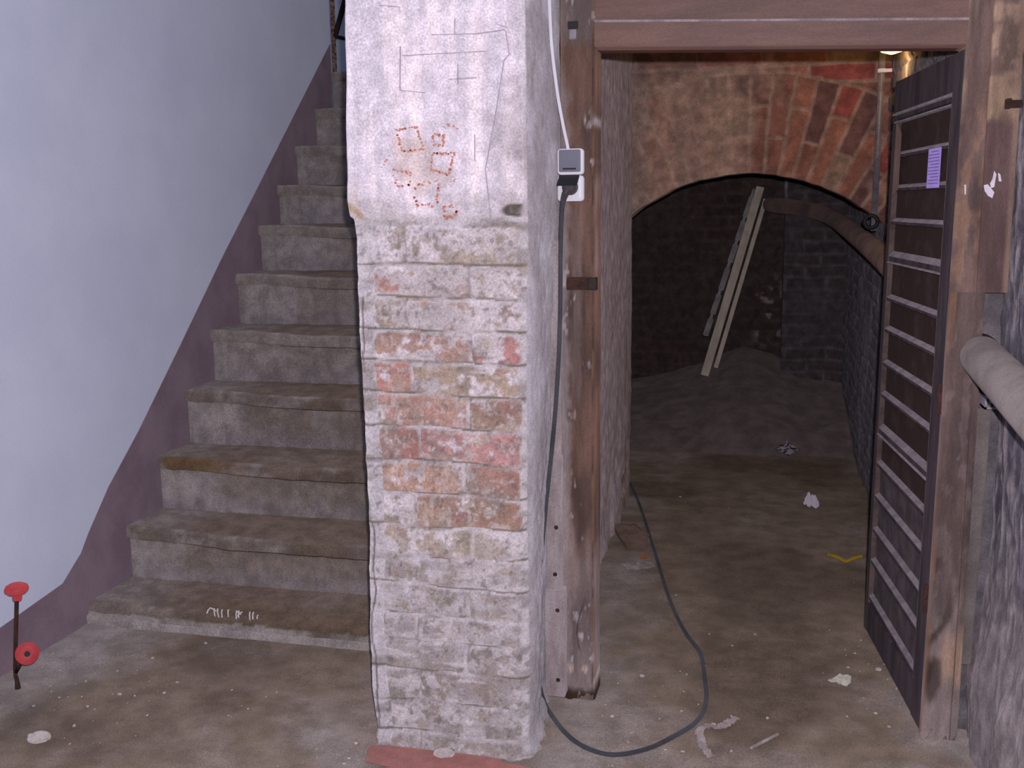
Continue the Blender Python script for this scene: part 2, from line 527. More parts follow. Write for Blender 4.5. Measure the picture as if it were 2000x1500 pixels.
bm = bmesh.new(); box(bm, (-1.1, 5.36, 1.93), (.7, YB + .2, 2.1))
struct(obj('ceiling_2', bm, mat('sooty_ceiling', S(70, 62, 62), S(90, 78, 74))))
bm = bmesh.new(); box(bm, (-.75, 2.93, 2.42), (.7, 5.36, 2.55))
struct(obj('ceiling_1', bm, mat('passage_ceiling', S(120, 104, 98), S(100, 86, 80))))

# heap of sand and rubble against the back wall
xs_ = np.linspace(-.94, .53, 130); ys_ = np.linspace(6.0, 7.52, 120)
Xg, Yg = np.meshgrid(xs_, ys_)
prof = np.interp(Xg, [-.95, -.72, -.45, -.28, -.13, .10, .25, .54], [.20, .24, .32, .40, .46, .40, .33, .30])
t = np.clip((Yg - 6.15 - (fbm(Xg * 4, Yg * 4, 5, 3) - .5) * .25) / 1.35, 0, 1)
Zg = -.03 + .03 * sst(0, .02, t) + prof * (.35 * sst(0, .22, t) * .4 + t ** 1.1 * .86) + (fbm(Xg * 10, Yg * 10, 6, 4) - .5) * .012 * sst(0, .1, t)
C = mixc(A((136, 122, 120)), A((116, 104, 102)), fbm(Xg * 8, Yg * 8, 66, 4))
heap = grid('sand_heap', np.stack([Xg, Yg, Zg], -1), C, M_FLOOR)
tag(heap, 'low grey heap of sand and rubble sloping up to the dark cellar back wall', 'sand', kind='stuff')

# ================================================================ THINGS
# ---- staircase
ST = [((-2.318, 3.170, 0.046)), ((-2.318, 3.358, 0.278)), ((-2.318, 3.591, 0.493)), ((-2.318, 3.827, 0.720)), ((-2.318, 4.060, 0.941)), ((-2.318, 4.312, 1.166)),
      ((-2.318, 4.558, 1.378)), ((-2.318, 4.777, 1.565)), ((-2.318, 5.000, 1.763)), ((-2.318, 5.258, 1.967)), ((-2.318, 5.502, 2.182))]
ny = [p[1] for p in ST]; nz = [p[2] for p in ST]
ny[0] = 3.10; nz[0] = .075
ny += [ny[-1] + .24, ny[-1] + .48]; nz += [nz[-1] + .21, nz[-1] + .42]
stairs = thing('staircase', 'worn grey stone stairs climbing between the white wall and the pillar', 'stairs', (-1.67, 3.13, 0))
steps = []
for k in range(12):
    y0, z1 = ny[k], nz[k]
    z0 = nz[k - 1] - .03 if k else -.06
    y2 = ny[k + 1] + .05
    nb_ = .052 if k else .045
    oh = .022 if k else -.012
    prof = []
    for t in np.linspace(0, 1, 10):
        prof.append((y0 + oh, z0 + (z1 - nb_ - z0) * t, 0))
    prof.append((y0 + oh * .4, z1 - nb_ + .003, 1))
    rr = .016 if k else .028
    prof.append((y0, z1 - nb_ + (.012 if k else .008), 1)); prof.append((y0, z1 - nb_ + (.022 if k else .013), 1))
    for a in np.linspace(0, math.pi / 2, 6):
        prof.append((y0 + rr - rr * math.cos(a), z1 - rr + rr * math.sin(a), 1))
    for t in np.linspace(0, 1, 16)[1:]:
        prof.append((y0 + rr + (y2 - y0 - rr) * t, z1, 2))
    prof.append((y2, z0, 3))
    pa = np.array(prof)
    xs_ = np.linspace(WX + .0045, -1.034, 150)
    Xg, py = np.meshgrid(xs_, pa[:, 0]); _, pz = np.meshgrid(xs_, pa[:, 1]); _, pt = np.meshgrid(xs_, pa[:, 2])
    sN = 100 + k * 7
    q = (Xg - WX)
    wear = .018 * sst(.12, .5, q) * sst(y0 + .16, y0, py) * (pt >= 1) * (pt < 3)
    n = fbm(Xg * 6, py * 6 + pz * 6 + k, sN, 4); nn = fbm(Xg * 25, py * 25 + pz * 25 + k, sN + 1, 3)
    Zg = pz - wear + (nn - .5) * .006 * (pt < 3)
    Yg = py + (n - .5) * .008 * (pt < 2) + (nn - .5) * .004
    Yg = Yg + .012 * sst(.06, 0, q) * (pt < 2)                 # nosings are knocked off at the wall
    tread = A((120, 104, 92)); treadg = A((142, 132, 128)); riser = A((170, 161, 158)); riserb = A((140, 127, 117)); nose = A((134, 121, 112))
    nose = mixc(nose, A((156, 146, 140)), .8 if k >= 4 else 0.0)
    ct = mixc(treadg, tread, np.clip(sst(.05, .35, q) + (n - .5), 0, 1))
    cr = mixc(riser, riserb, np.clip(sst(.08, .6, q + (n - .5) * 1.1) * (.9 if k < 4 else .65), 0, 1))
    cr = mixc(cr, A((150, 142, 146)), sst(.09, .03, pz - z0 - .03) * .5)
    C = np.where((pt == 0)[..., None], cr, np.where((pt == 1)[..., None], mixc(np.broadcast_to(nose, ct.shape), riser, sst(.5, .75, nn) * .5), ct))
    streak = fbm(Xg * 30, pz * 2 + k, sN + 3, 3)
    C = mixc(C, A((130, 112, 98)), sst(.55, .75, streak) * .28 * (pt == 0))
    C = mixc(C, A((118, 102, 88)), sst(.2, .5, q) * sst(.62, .35, n) * (pt == 1) * (.9 if k < 4 else .35))
    if k == 0:
        band = sst(.25, .5, q + (n - .5) * .3) * sst(3.26, 3.18, Yg) * (pt >= 1) * (Zg > .045)
        C = mixc(C, A((112, 94, 78)), band * .8)
        C = mixc(C, A((168, 160, 156)), ((pt == 0) | (Zg < .045)) * .8 * sst(.3, .5, n + .15))
    if k == 2:
        C = mixc(C, A((128, 100, 62)), (pt == 1) * sst(.02, .06, q) * sst(.42, .2, q) * .8)
    steps.append(grid('step', np.stack([Xg, Yg, Zg], -1), C, M_STONE, parent=stairs, wrap=True))
# chalk strokes on the lowest step
CH = [((-1.827, 3.118, 0.094), (-1.836, 3.118, 0.074)), ((-1.827, 3.118, 0.094), (-1.800, 3.118, 0.092)), ((-1.812, 3.118, 0.093), (-1.806, 3.118, 0.060)), ((-1.800, 3.118, 0.092), (-1.792, 3.118, 0.057)), ((-1.783, 3.118, 0.090), (-1.779, 3.118, 0.057)),
      ((-1.759, 3.118, 0.092), (-1.755, 3.118, 0.064)), ((-1.728, 3.118, 0.090), (-1.725, 3.118, 0.055)), ((-1.728, 3.118, 0.087), (-1.707, 3.118, 0.085)), ((-1.707, 3.118, 0.085), (-1.720, 3.118, 0.073)), ((-1.719, 3.118, 0.091), (-1.716, 3.118, 0.064)),
      ((-1.678, 3.118, 0.091), (-1.674, 3.118, 0.056)), ((-1.665, 3.118, 0.090), (-1.663, 3.118, 0.061)), ((-1.649, 3.118, 0.073), (-1.647, 3.118, 0.066))]
for g in (CH[:5], CH[5:6], CH[6:10], CH[10:12], CH[12:]):
    bm = bmesh.new()
    for a, b in g:
        za, zb = .072 - (.074 - .055) * 0, .05
        h = lambda p: .082 + (p[2] - .05) * .9
        q0 = (a[0], 3.108, .066 + (a[2] - .045) * .6); q1 = (b[0], 3.098, .046 + (b[2] - .02) * .6)
        tube(bm, [q0, ((q0[0] + q1[0]) / 2, 3.100, (q0[2] + q1[2]) / 2 + .003), q1], .0024, n=5, k=2)
    o = obj('chalk_mark', bm, M_CHALK, stairs)
    o['label'] = 'white chalk strokes on the lowest step'

# ---- stair railing at the top
rail = thing('stair_railing', 'rusty iron newel and bars at the top of the stairs', 'railing', (-2.27, 5.62, nz[-1]))
NX_ = (-2.450, 5.900, 2.405)[0]
bm = bmesh.new(); tube(bm, [(NX_, 5.9, nz[-1] - .45), (NX_, 5.9, 3.3)], .013, n=8, smooth=False)
obj('newel_post', bm, mat('flaking_rust', S(176, 150, 124), S(96, 80, 70), scale=60, rough=.9, bump=.3, lo=.45, hi=.55), rail)
bm = bmesh.new(); tube(bm, [(-2.442, 5.900, 2.427), (-2.371, 5.900, 2.626), (-2.315, 5.900, 2.790)], .016, n=6, smooth=False)
obj('brace_bar', bm, M_DARKIRON, rail)
bm = bmesh.new(); tube(bm, [(-2.442, 5.900, 2.430), (-2.330, 5.900, 2.399), (-2.176, 5.900, 2.353)], .011, n=6, smooth=False)
obj('lower_bar', bm, M_DARKIRON, rail)

# ---- brick pillar
pil = thing('brick_pillar', 'whitewashed brick pillar with smooth plaster above and bare red bricks halfway down', 'pillar', (-.79, 2.72, 0))
XL, XR, YF = -1.020, -.560, 2.53
per = []
for y in np.linspace(2.96, YF + .05, 10): per.append((XL, y, -1, 0))
for a in np.linspace(0, math.pi / 2, 9)[1:-1]: per.append((XL + .022 - .022 * math.cos(a), YF + .05 - .05 * math.sin(a), -math.cos(a), -math.sin(a)))
for x in np.linspace(XL + .022, XR - .03, 150): per.append((x, YF, 0, -1))
for a in np.linspace(0, math.pi / 2, 11)[1:-1]: per.append((XR - .03 + .03 * math.sin(a), YF + .05 - .05 * math.cos(a), math.sin(a), -math.cos(a)))
for y in np.linspace(YF + .05, 2.95, 40): per.append((XR, y, 1, 0))
per = np.array(per)
zs_ = np.linspace(-.02, 2.45, 720)
PX, Zg = np.meshgrid(per[:, 0], zs_); PY, _ = np.meshgrid(per[:, 1], zs_); NX, _ = np.meshgrid(per[:, 2], zs_); NY, _ = np.meshgrid(per[:, 3], zs_)
rz = [p[2] for p in ((-0.806, 2.530, -0.016), (-0.805, 2.530, 0.047), (-0.803, 2.530, 0.134), (-0.801, 2.530, 0.222), (-0.799, 2.530, 0.301), (-0.797, 2.530, 0.376), (-0.795, 2.530, 0.461), (-0.793, 2.530, 0.543), (-0.791, 2.530, 0.625),
      (-0.789, 2.530, 0.712), (-0.787, 2.530, 0.799), (-0.785, 2.530, 0.889), (-0.783, 2.530, 0.976), (-0.781, 2.530, 1.061), (-0.779, 2.530, 1.142), (-0.777, 2.530, 1.225), (-0.775, 2.530, 1.307), (-0.773, 2.530, 1.406))]
joint = [((-0.886, 2.530, 0.008)), ((-0.760, 2.530, 0.097)), ((-0.874, 2.530, 0.174)), ((-0.731, 2.530, 0.268)), ((-0.874, 2.530, 0.335)), ((-0.728, 2.530, 0.425)), ((-0.878, 2.530, 0.496)), ((-0.718, 2.530, 0.587)), ((-0.873, 2.530, 0.661)),
         ((-0.737, 2.530, 0.758)), ((-0.855, 2.530, 0.841)), ((-0.724, 2.530, 0.934)), ((-0.871, 2.530, 1.016)), ((-0.710, 2.530, 1.105)), ((-0.880, 2.530, 1.182)), ((-0.720, 2.530, 1.266)), ((-0.882, 2.530, 1.356))]
# per row: colour and bareness (0 whitewashed .. 1 bare) of the brick left and right of the joint, bottom row first
rows = [((150, 138, 132), .3, (160, 146, 138), .3), ((156, 140, 132), .3, (150, 138, 134), .3), ((150, 136, 124), .35, (150, 132, 122), .35), ((160, 146, 136), .3, (150, 136, 126), .4),
        ((168, 150, 140), .3, (160, 140, 130), .3), ((150, 138, 122), .35, (160, 144, 138), .3), ((150, 134, 118), .4, (164, 148, 140), .3), ((170, 150, 126), .5, (178, 160, 152), .35),
        ((166, 142, 128), .35, (170, 118, 84), .9), ((192, 136, 98), .85, (176, 112, 82), .9), ((186, 102, 80), .9, (196, 124, 116), .9), ((192, 130, 102), .88, (168, 122, 90), .85),
        ((196, 112, 82), .95, (176, 144, 110), .55), ((178, 128, 100), .6, (196, 112, 98), .42), ((168, 150, 126), .42, (184, 138, 116), .25), ((190, 120, 98), .20, (176, 152, 136), .25), ((176, 156, 130), .4, (180, 158, 136), .3)]
wob = (fbm(PX * 7, Zg * 7, 2, 3) - .5) * .020
zz = Zg + wob + (PX + .79) * .010
gro_shade = np.zeros_like(Zg); bh = np.zeros_like(Zg); bare = np.zeros_like(Zg); bcol = np.zeros(Zg.shape + (3,))
xx = PX + (fbm(PX * 9, Zg * 9, 4, 3) - .5) * .022
XLb, XRb = -.972, -.578
for i in range(len(rz) - 1):
    inr = (zz >= rz[i]) & (zz < rz[i + 1])
    zc = np.minimum(zz - rz[i], rz[i + 1] - zz)
    jx = joint[i][0]
    gro_shade = np.where(inr, np.maximum(sst(.009, .004, zz - rz[i]), .6 * sst(.006, .002, np.abs(xx - jx - .006))), gro_shade)
    for s in (0, 1):
        sel = inr & ((xx < jx) if s == 0 else (xx >= jx))
        dxx = np.minimum(np.abs(xx - jx), np.where(s == 0, xx - XLb, XRb - xx))
        rc = .016
        de = rc - np.hypot(np.maximum(rc - dxx, 0), np.maximum(rc - zc, 0))
        bh = np.where(sel, sst(.0005, .009, de), bh)
        bare = np.where(sel, rows[i][1 + 2 * s], bare)
        bcol = np.where(sel[..., None], A(rows[i][2 * s]), bcol)
front = NY < -.9
corner = sst(XLb - .02, XLb + .015, PX) * sst(XRb + .025, XRb - .01, PX) * front
bh = bh * corner
n = fbm(PX * 9 + PY * 9, Zg * 9, 11, 5); nf = fbm(PX * 40 + PY * 40, Zg * 40, 12, 4); ns = fbm(PX * 26 + PY * 26, Zg * 2.5, 13, 4)
zled = 1.428 + (fbm(PX * 12, PX * 0, 15, 3) - .5) * .022
plas = sst(-.008, .006, Zg - zled)
low = sst(.60, .50, Zg + (n - .5) * .15)
white = mixc(A((206, 197, 200)), A((186, 177, 177)), sst(.35, .7, n))
white = mixc(white, A((150, 140, 134)), sst(.62, .70, fbm(PX * 70, Zg * 90, 17, 3)) * .5)
white = mixc(white, A((170, 156, 140)), sst(.58, .72, fbm(PX * 6, Zg * 9, 18, 5)) * .7)
wgrey = mixc(A((188, 180, 182)), A((162, 152, 150)), sst(.35, .68, fbm(PX * 11, Zg * 16, 21, 5)))
wgrey = mixc(wgrey, A((154, 140, 130)), sst(.54, .68, fbm(PX * 24, Zg * 50, 22, 5)) * .55)
wgrey = mixc(wgrey, A((206, 198, 200)), sst(.56, .66, fbm(PX * 16, Zg * 34, 23, 5)) * .6)
wash = mixc(white, wgrey, low)
m = sst(-.10, .10, (bare - .5) * .70 + (fbm(PX * 18, Zg * 28, 25, 5) - .5) * .85 + (nf - .5) * .95 + (fbm(PX * 90, Zg * 90, 26, 3) - .5) * .35 - (1 - bh) * .25)
bvar = bcol * (.78 + .44 * fbm(PX * 30, Zg * 30, 27, 4))[..., None]
bvar = mixc(bvar, A((182, 150, 116)), sst(.55, .72, fbm(PX * 16, Zg * 16, 28, 4)) * .6)
bvar = mixc(bvar, A((166, 84, 78)), sst(.60, .72, fbm(PX * 24 + 3, Zg * 24, 29, 4)) * .5 * (bare > .4))
bvar = mixc(bvar, A((134, 120, 104)), sst(.56, .70, fbm(PX * 14 + 9, Zg * 20, 30, 4)) * .6)
bvar = mixc(bvar, A((188, 178, 176)), sst(.62, .72, fbm(PX * 45, Zg * 45, 32, 3)) * .45)
mcol = mixc(A((196, 189, 192)), A((164, 156, 156)), sst(.46, .70, fbm(PX * 12, Zg * 30, 36, 4)))
mcol = mixc(mcol, A((134, 118, 96)), sst(.60, .72, fbm(PX * 8, Zg * 20, 37, 4)) * .40 * (1 - low))
Cbr = mixc(mcol, wash, sst(.2, .8, bh))
gl = bvar @ np.array([.3, .55, .15])
bvar = mixc(bvar, np.repeat(gl[..., None], 3, 2) * np.array([1.06, 1.0, .97]), .42 * np.ones_like(gl))
bvar = mixc(bvar, A((196, 186, 184)), sst(.62, .70, fbm(PX * 75, Zg * 75, 33, 3)) * .5)
bvar = bvar * (.85 + .3 * fbm(PX * 110, Zg * 110, 34, 2))[..., None]
Cbr = mixc(Cbr, bvar, m * sst(.1, .6, bh) * .88)
Cbr = mixc(Cbr, A((112, 100, 88)), np.clip(gro_shade, 0, 1) * sst(.40, .56, fbm(PX * 10, Zg * 26, 48, 4)) * .8)  # groove shadow under each brick painted into the colour, broken up like stains
Cbr = mixc(Cbr, A((104, 94, 88)), sst(.70, .76, fbm(PX * 60, Zg * 60, 38, 3)) * .45)
Cpl = mixc(A((234, 224, 227)), A((217, 209, 216)), sst(.4, .65, ns))
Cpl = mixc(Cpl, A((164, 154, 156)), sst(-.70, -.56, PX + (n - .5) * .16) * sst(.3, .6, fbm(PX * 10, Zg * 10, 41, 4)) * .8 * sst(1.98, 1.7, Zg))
Cpl = mixc(Cpl, A((192, 168, 148)), sst(.64, .74, fbm(PX * 7, Zg * 7, 43, 4)) * .35)
Cpl = mixc(Cpl, A((188, 180, 182)), sst(1.62, 1.46, Zg) * sst(.45, .6, n) * .5)
Cpl = mixc(Cpl, A((176, 150, 116)), sst(.016, .006, np.abs((PX + 1.0) * .9 + (Zg - 1.445) * .8 + (nf - .5) * .02)) * sst(-.97, -.985, PX) * .8)
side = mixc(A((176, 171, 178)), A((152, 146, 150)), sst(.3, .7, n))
Cbr = mixc(Cbr, A((92, 82, 78)), sst(.0035, .0010, np.abs(PX + 1.0 + (fbm(Zg * 9, Zg * 0, 39, 4) - .5) * .03)) * sst(.45, .58, fbm(Zg * 7, Zg * 0 + 2, 40, 3)) * front * .8)
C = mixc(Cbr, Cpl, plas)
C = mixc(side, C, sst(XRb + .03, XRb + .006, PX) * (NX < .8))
hole = sst(.030, .022, np.hypot((PX + .592) * .66, (Zg - 1.441) * 1.6) + (nf - .5) * .012) * front
C = mixc(C, A((98, 91, 84)), hole * (.7 + .3 * sst(.4, .6, nf)))
base = sst(.06, .0, Zg)
C = mixc(C, A((160, 146, 140)), base * sst(.4, .6, nf) * .7)
D = np.where(True, bh * .015 * (1 - .35 * low) + (n - .5) * .014 + (nf - .5) * .005, 0)
D = D * (1 - plas) + plas * (.016 * (NX < .5) + (n - .5) * .006 + (nf - .5) * .0015) + corner * 0
D = D + (1 - corner) * (1 - plas) * front * .010 - hole * .022 + base * .02 * (nf + .3)
fl = np.interp(Zg, [0, .2, .65, 1.07, 1.39, 1.43, 1.47, 1.95, 2.5], [.02, 0, .009, .004, .003, .0, -.006, .008, .012])
fr = np.interp(Zg, [0, .3, .7, 1.1, 1.5, 1.95, 2.5], [-.012, -.006, -.008, -.004, .000, -.002, -.002])
wl = np.clip((XR - PX) / (XR - XL), 0, 1)
backr = sst(2.6, 2.9, PY) * (NX > .5)
Xg = PX + NX * D + fl * wl + fr * (1 - wl) + backr * np.interp(Zg, [0, .6, 1.2, 1.6], [-.035, -.022, -.006, 0])
Yg = PY + NY * D
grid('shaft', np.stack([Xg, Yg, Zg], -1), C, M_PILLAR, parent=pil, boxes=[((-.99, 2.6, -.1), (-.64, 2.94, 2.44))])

# drawn squares and pencil lines on its plaster
YP = 2.509
def dabs(name, segs, seed, m=M_CRAYON, w=.0032, gap=.16):
    rnd = random.Random(seed)
    bm = bmesh.new()
    for a, b in segs:
        a = Vector(a); b = Vector(b)
        nn_ = max(2, int((b - a).length / .0042))
        for i in range(nn_):
            if rnd.random() < gap: continue
            p = a.lerp(b, (i + rnd.random() * .6) / nn_) + Vector((rnd.gauss(0, .0016), 0, rnd.gauss(0, .0016)))
            s = w * rnd.uniform(.55, 1.25)
            ang = rnd.random() * 6
            pts = [(p.x + math.cos(ang + q * 1.2566) * s * rnd.uniform(.7, 1.2), YP, p.z + math.sin(ang + q * 1.2566) * s * rnd.uniform(.7, 1.2)) for q in range(5)]
            prism(bm, pts, (0, .010, 0))
    return obj(name, bm, m, pil)

def poly_segs(pts, closed=True):
    return [(pts[i], pts[(i + 1) % len(pts)]) for i in range(len(pts) if closed else len(pts) - 1)]

SQ = [
    poly_segs([(-0.888, 2.509, 1.639), (-0.836, 2.509, 1.646), (-0.819, 2.509, 1.591), (-0.875, 2.509, 1.587)]),
    poly_segs([(-0.795, 2.509, 1.626), (-0.766, 2.509, 1.623), (-0.768, 2.509, 1.599), (-0.794, 2.509, 1.602)]),
    poly_segs([(-0.795, 2.509, 1.581), (-0.741, 2.509, 1.579), (-0.756, 2.509, 1.529), (-0.802, 2.509, 1.541)]),
    poly_segs([(-0.898, 2.509, 1.545), (-0.854, 2.509, 1.534), (-0.858, 2.509, 1.505), (-0.893, 2.509, 1.503)]),
    poly_segs([(-0.844, 2.509, 1.503), (-0.783, 2.509, 1.514), (-0.786, 2.509, 1.454), (-0.842, 2.509, 1.459)]),
    poly_segs([(-0.770, 2.509, 1.456), (-0.736, 2.509, 1.449), (-0.742, 2.509, 1.427), (-0.771, 2.509, 1.424)]),
    poly_segs([(-0.767, 2.509, 1.642), (-0.753, 2.509, 1.647), (-0.730, 2.509, 1.639)], False),
    poly_segs([(-0.848, 2.509, 1.684), (-0.840, 2.509, 1.699)], False) + poly_segs([(-0.826, 2.509, 1.720), (-0.816, 2.509, 1.736)], False) + poly_segs([(-0.799, 2.509, 1.761), (-0.794, 2.509, 1.768)], False),
    poly_segs([(-0.906, 2.509, 1.582), (-0.929, 2.509, 1.546)], False),
    poly_segs([(-0.761, 2.509, 1.505), (-0.740, 2.509, 1.515), (-0.756, 2.509, 1.524)], False),
]
for i, sg in enumerate(SQ):
    dabs('crayon_mark', sg, i, gap=(.12, .15, .15, .35, .35, .25, .2, .75, .7, .75)[i], w=.0028 if i < 7 else .0020)
bm = bmesh.new()
for ln in ([(-0.792, 2.509, 1.859), (-0.679, 2.509, 1.856), (-0.610, 2.509, 1.862)], [(-0.867, 2.509, 1.814), (-0.655, 2.509, 1.815)], [(-0.876, 2.509, 1.733), (-0.811, 2.509, 1.725)],
           [(-0.871, 2.509, 1.836), (-0.875, 2.509, 1.734)], [(-0.608, 2.509, 1.859), (-0.600, 2.509, 1.806), (-0.613, 2.509, 1.792), (-0.639, 2.509, 1.648), (-0.663, 2.509, 1.540), (-0.651, 2.509, 1.424)],
           [(-0.732, 2.509, 1.894), (-0.733, 2.509, 1.858)], [(-0.727, 2.509, 1.788), (-0.728, 2.509, 1.741)], [(-0.752, 2.509, 1.754), (-0.681, 2.509, 1.755)], [(-0.688, 2.509, 1.623), (-0.689, 2.509, 1.559)],
           [(-0.922, 2.509, 1.934), (-0.870, 2.509, 1.927)], [(-0.631, 2.509, 1.877), (-0.604, 2.509, 1.866)]):
    for a, b in zip(ln, ln[1:]):
        v = Vector(b) - Vector(a)
        pn = Vector((-v.z, 0, v.x)).normalized() * .0006
        a = Vector(a); b = Vector(b)
        prism(bm, [a - pn, b - pn, b + pn, a + pn], (0, .010, 0))
    obj('pencil_line', bm, M_PENCIL, pil)
    bm = bmesh.new()

# ---- door frame
fr_ = thing('door_surround', 'old brown painted wooden door frame with peeling paint around the passage', 'door frame', (0, 2.9, 0))
zs_ = np.linspace(.0, 2.5, 260)
def post(name, x0, x1, colfn, seed, ragged=0.0, lean=0.0, y0=2.88, zlo=0.0, zhi=2.5, nx=44):
    zs_ = np.linspace(zlo, zhi, int((zhi - zlo) * 110))
    pp = [(x0, 2.99), (x0, y0 + .006), (x0 + .006, y0)] + [(x, y0) for x in np.linspace(x0 + .01, x1 - .01, nx)] + [(x1 - .006, y0), (x1, y0 + .006), (x1, 2.99)]
    pp = np.array(pp)
    PX, Z = np.meshgrid(pp[:, 0], zs_); PY, _ = np.meshgrid(pp[:, 1], zs_)
    d = (fbm(PX * 30, Z * 4, seed, 4) - .5) * .004
    if ragged:
        rot = sst(ragged, 0, Z + (fbm(PX * 60, Z * 30, seed + 1, 3) - .5) * .08)
        d = d - rot * .02 * fbm(PX * 80, Z * 60, seed + 2, 3)
    C = colfn(PX, Z)
    PX = PX + lean * Z * (x1 - PX) / (x1 - x0)
    return grid(name, np.stack([PX, PY - d, Z], -1), C, M_ATTRWOOD, parent=fr_, boxes=[((x0 + .004 + lean * 2.5, y0 + .01, zlo), (x1 - .004, 2.99, zhi))])

def col_l(x, z):
    n = fbm(x * 18, z * 5, 5, 5); n2 = fbm(x * 50, z * 30, 6, 4)
    c = mixc(A((122, 94, 81)), A((97, 77, 70)), sst(.35, .65, n))
    c = mixc(c, A((150, 132, 126)), sst(.55, .7, fbm(x * 30, z * 3, 95, 4)) * .45)
    c = mixc(c, A((158, 146, 146)), np.clip(sst(-.515, -.54, x + (n2 - .5) * .03) * sst(1.85, 1.7, z) + sst(.70, .05, z + (n - .5) * .5) * .9, 0, 1) * .8)
    c = mixc(c, A((122, 108, 106)), sst(1.86, 1.90, z) * .8)
    c = mixc(c, A((206, 198, 198)), sst(.66, .74, n2) * sst(.45, .6, n) * .7)
    c = mixc(c, A((214, 192, 172)), sst(.05, .02, np.abs(z - .085) + (n2 - .5) * .05) * sst(.5, .6, n2) * .7)
    c = mixc(c, A((84, 70, 66)), sst(.004, .001, np.abs(x + .49 - .014 * np.sin(z * 22))) * sst(.34, .28, z) * sst(.12, .18, z) * .8)
    c = mixc(c, A((66, 48, 40)), sst(.0022, .0008, np.abs(x + .4605 + (n2 - .5) * .002)) * .85)
    c = mixc(c, A((176, 132, 92)), sst(.0022, .0008, np.abs(x + .4575)) * sst(.5, .6, n) * .7)
    c = mixc(c, A((70, 52, 42)), sst(.05, .02, z))
    return c
post('post', -.548, -.453, col_l, 5, ragged=.05)
def col_r(x, z):
    n = fbm(x * 18, z * 5, 8, 5); n2 = fbm(x * 40, z * 24, 9, 4)
    c = mixc(A((124, 102, 94)), A((104, 86, 82)), sst(.35, .65, n))
    c = mixc(c, A((154, 122, 100)), sst(.4, .6, n2) * sst(1.20, 1.25, z) * sst(1.75, 1.6, z) * .65)
    c = mixc(c, A((156, 132, 116)), sst(.45, .62, n) * sst(1.66, 1.72, z) * .7)
    c = mixc(c, A((176, 154, 140)), sst(.35, .1, z + (n - .5) * .3) * .3)
    c = mixc(c, A((90, 78, 68)), sst(.12, .06, np.abs(z - .22) + (n2 - .5) * .06) * sst(.50, .47, x + (n - .5) * .05) * .8)
    c = mixc(c, A((140, 124, 122)), sst(1.20, 1.18, z) * .35)
    return c
post('post', .453, .526, col_r, 8, ragged=.02, lean=.010, y0=2.858)
def col_b(x, z):
    n = fbm(x * 14, z * 8, 14, 5); n2 = fbm(x * 40, z * 30, 15, 4)
    c = mixc(A((116, 92, 88)), A((102, 80, 78)), n)
    e = z - (1.655 + (n - .5) * .12)
    c = mixc(c, mixc(A((164, 138, 120)), A((124, 102, 92)), sst(.4, .62, n2)), sst(-.012, .012, e))
    c = mixc(c, A((176, 150, 122)), sst(.05, .0, np.abs(e - .03)) * .6)
    c = mixc(c, A((148, 124, 108)), sst(.580, .590, x) * .7)
    return c
post('side_board', .528, .598, col_b, 14, y0=2.850, zlo=1.221)
def col_c(x, z):
    n = fbm(x * 22, z * 5, 38, 5); n2 = fbm(x * 45, z * 24, 39, 4)
    c = mixc(A((112, 93, 88)), A((92, 77, 75)), sst(.35, .65, n))
    c = mixc(c, A((138, 122, 118)), sst(.55, .70, n2) * .5)
    c = mixc(c, A((150, 134, 128)), sst(.55, .25, z + (n - .5) * .4) * .7)
    c = mixc(c, A((184, 152, 130)), sst(.10, .03, np.abs(z - .245) + (n2 - .5) * .06) * sst(.47, .52, x) * .8)
    c = mixc(c, A((160, 144, 142)), sst(.16, .08, z + (n2 - .5) * .05) * .7)
    wv = .507 + .012 * np.sin(z * 40) * sst(.5, .2, z) - .06 * sst(.42, .20, z)
    c = mixc(c, A((72, 60, 54)), sst(.020, .004, np.abs(x - wv) + (n2 - .5) * .012) * sst(.46, .40, z) * sst(.06, .16, z) * .8)
    c = mixc(c, A((60, 48, 46)), sst(.03, .012, np.hypot((x - .472) * 1.0, (z - .18) * .32) + (n2 - .5) * .02) * .75)
    c = mixc(c, A((150, 112, 86)), sst(.004, .001, x - .4545 - .010 * z) * sst(.4, .6, n) * .6)
    c = mixc(c, A((66, 54, 54)), sst(.0016, .0006, np.abs(x - .527 + (n - .5) * .006)) * sst(.95, .85, z) * .8)
    return c
post('post_casing', .4532, .546, col_c, 18, ragged=.02, y0=2.852, zhi=1.222, lean=.010)
# half-round batten low on the right
bm = bmesh.new()
pr_ = [(.545 + .0215 * (1 - math.cos(a)), 2.905 - .028 * math.sin(a)) for a in np.linspace(0, math.pi, 12)]
prism(bm, [(x, y, .915) for x, y in pr_], (-.010, 0, -.70))
obj('batten', bm, M_PIPE, fr_, smooth=False)
bm = bmesh.new()
zb0, zb1, zt0, zt1 = 1.864, 1.829, 1.927, 1.886
hexa(bm, [(-.453, 2.865, zb0), (.475, 2.865, zb1), (.475, 2.865, zt1), (-.453, 2.865, zt0)], [(-.453, 2.99, zb0), (.475, 2.99, zb1), (.475, 2.99, zt1), (-.453, 2.99, zt0)])
obj('lintel', bm, M_LINTEL, fr_, bevel=.004)
bm = bmesh.new()
hexa(bm, [(-.453, 2.866, zt0 + .0008), (.475, 2.866, zt1 + .0008), (.475, 2.866, zt1 + .006), (-.453, 2.866, zt0 + .006)], [(-.453, 2.895, zt0 + .0008), (.475, 2.895, zt1 + .0008), (.475, 2.895, zt1 + .006), (-.453, 2.895, zt0 + .006)])
o = obj('dust_ledge', bm, M_DUST, fr_)
bm = bmesh.new()
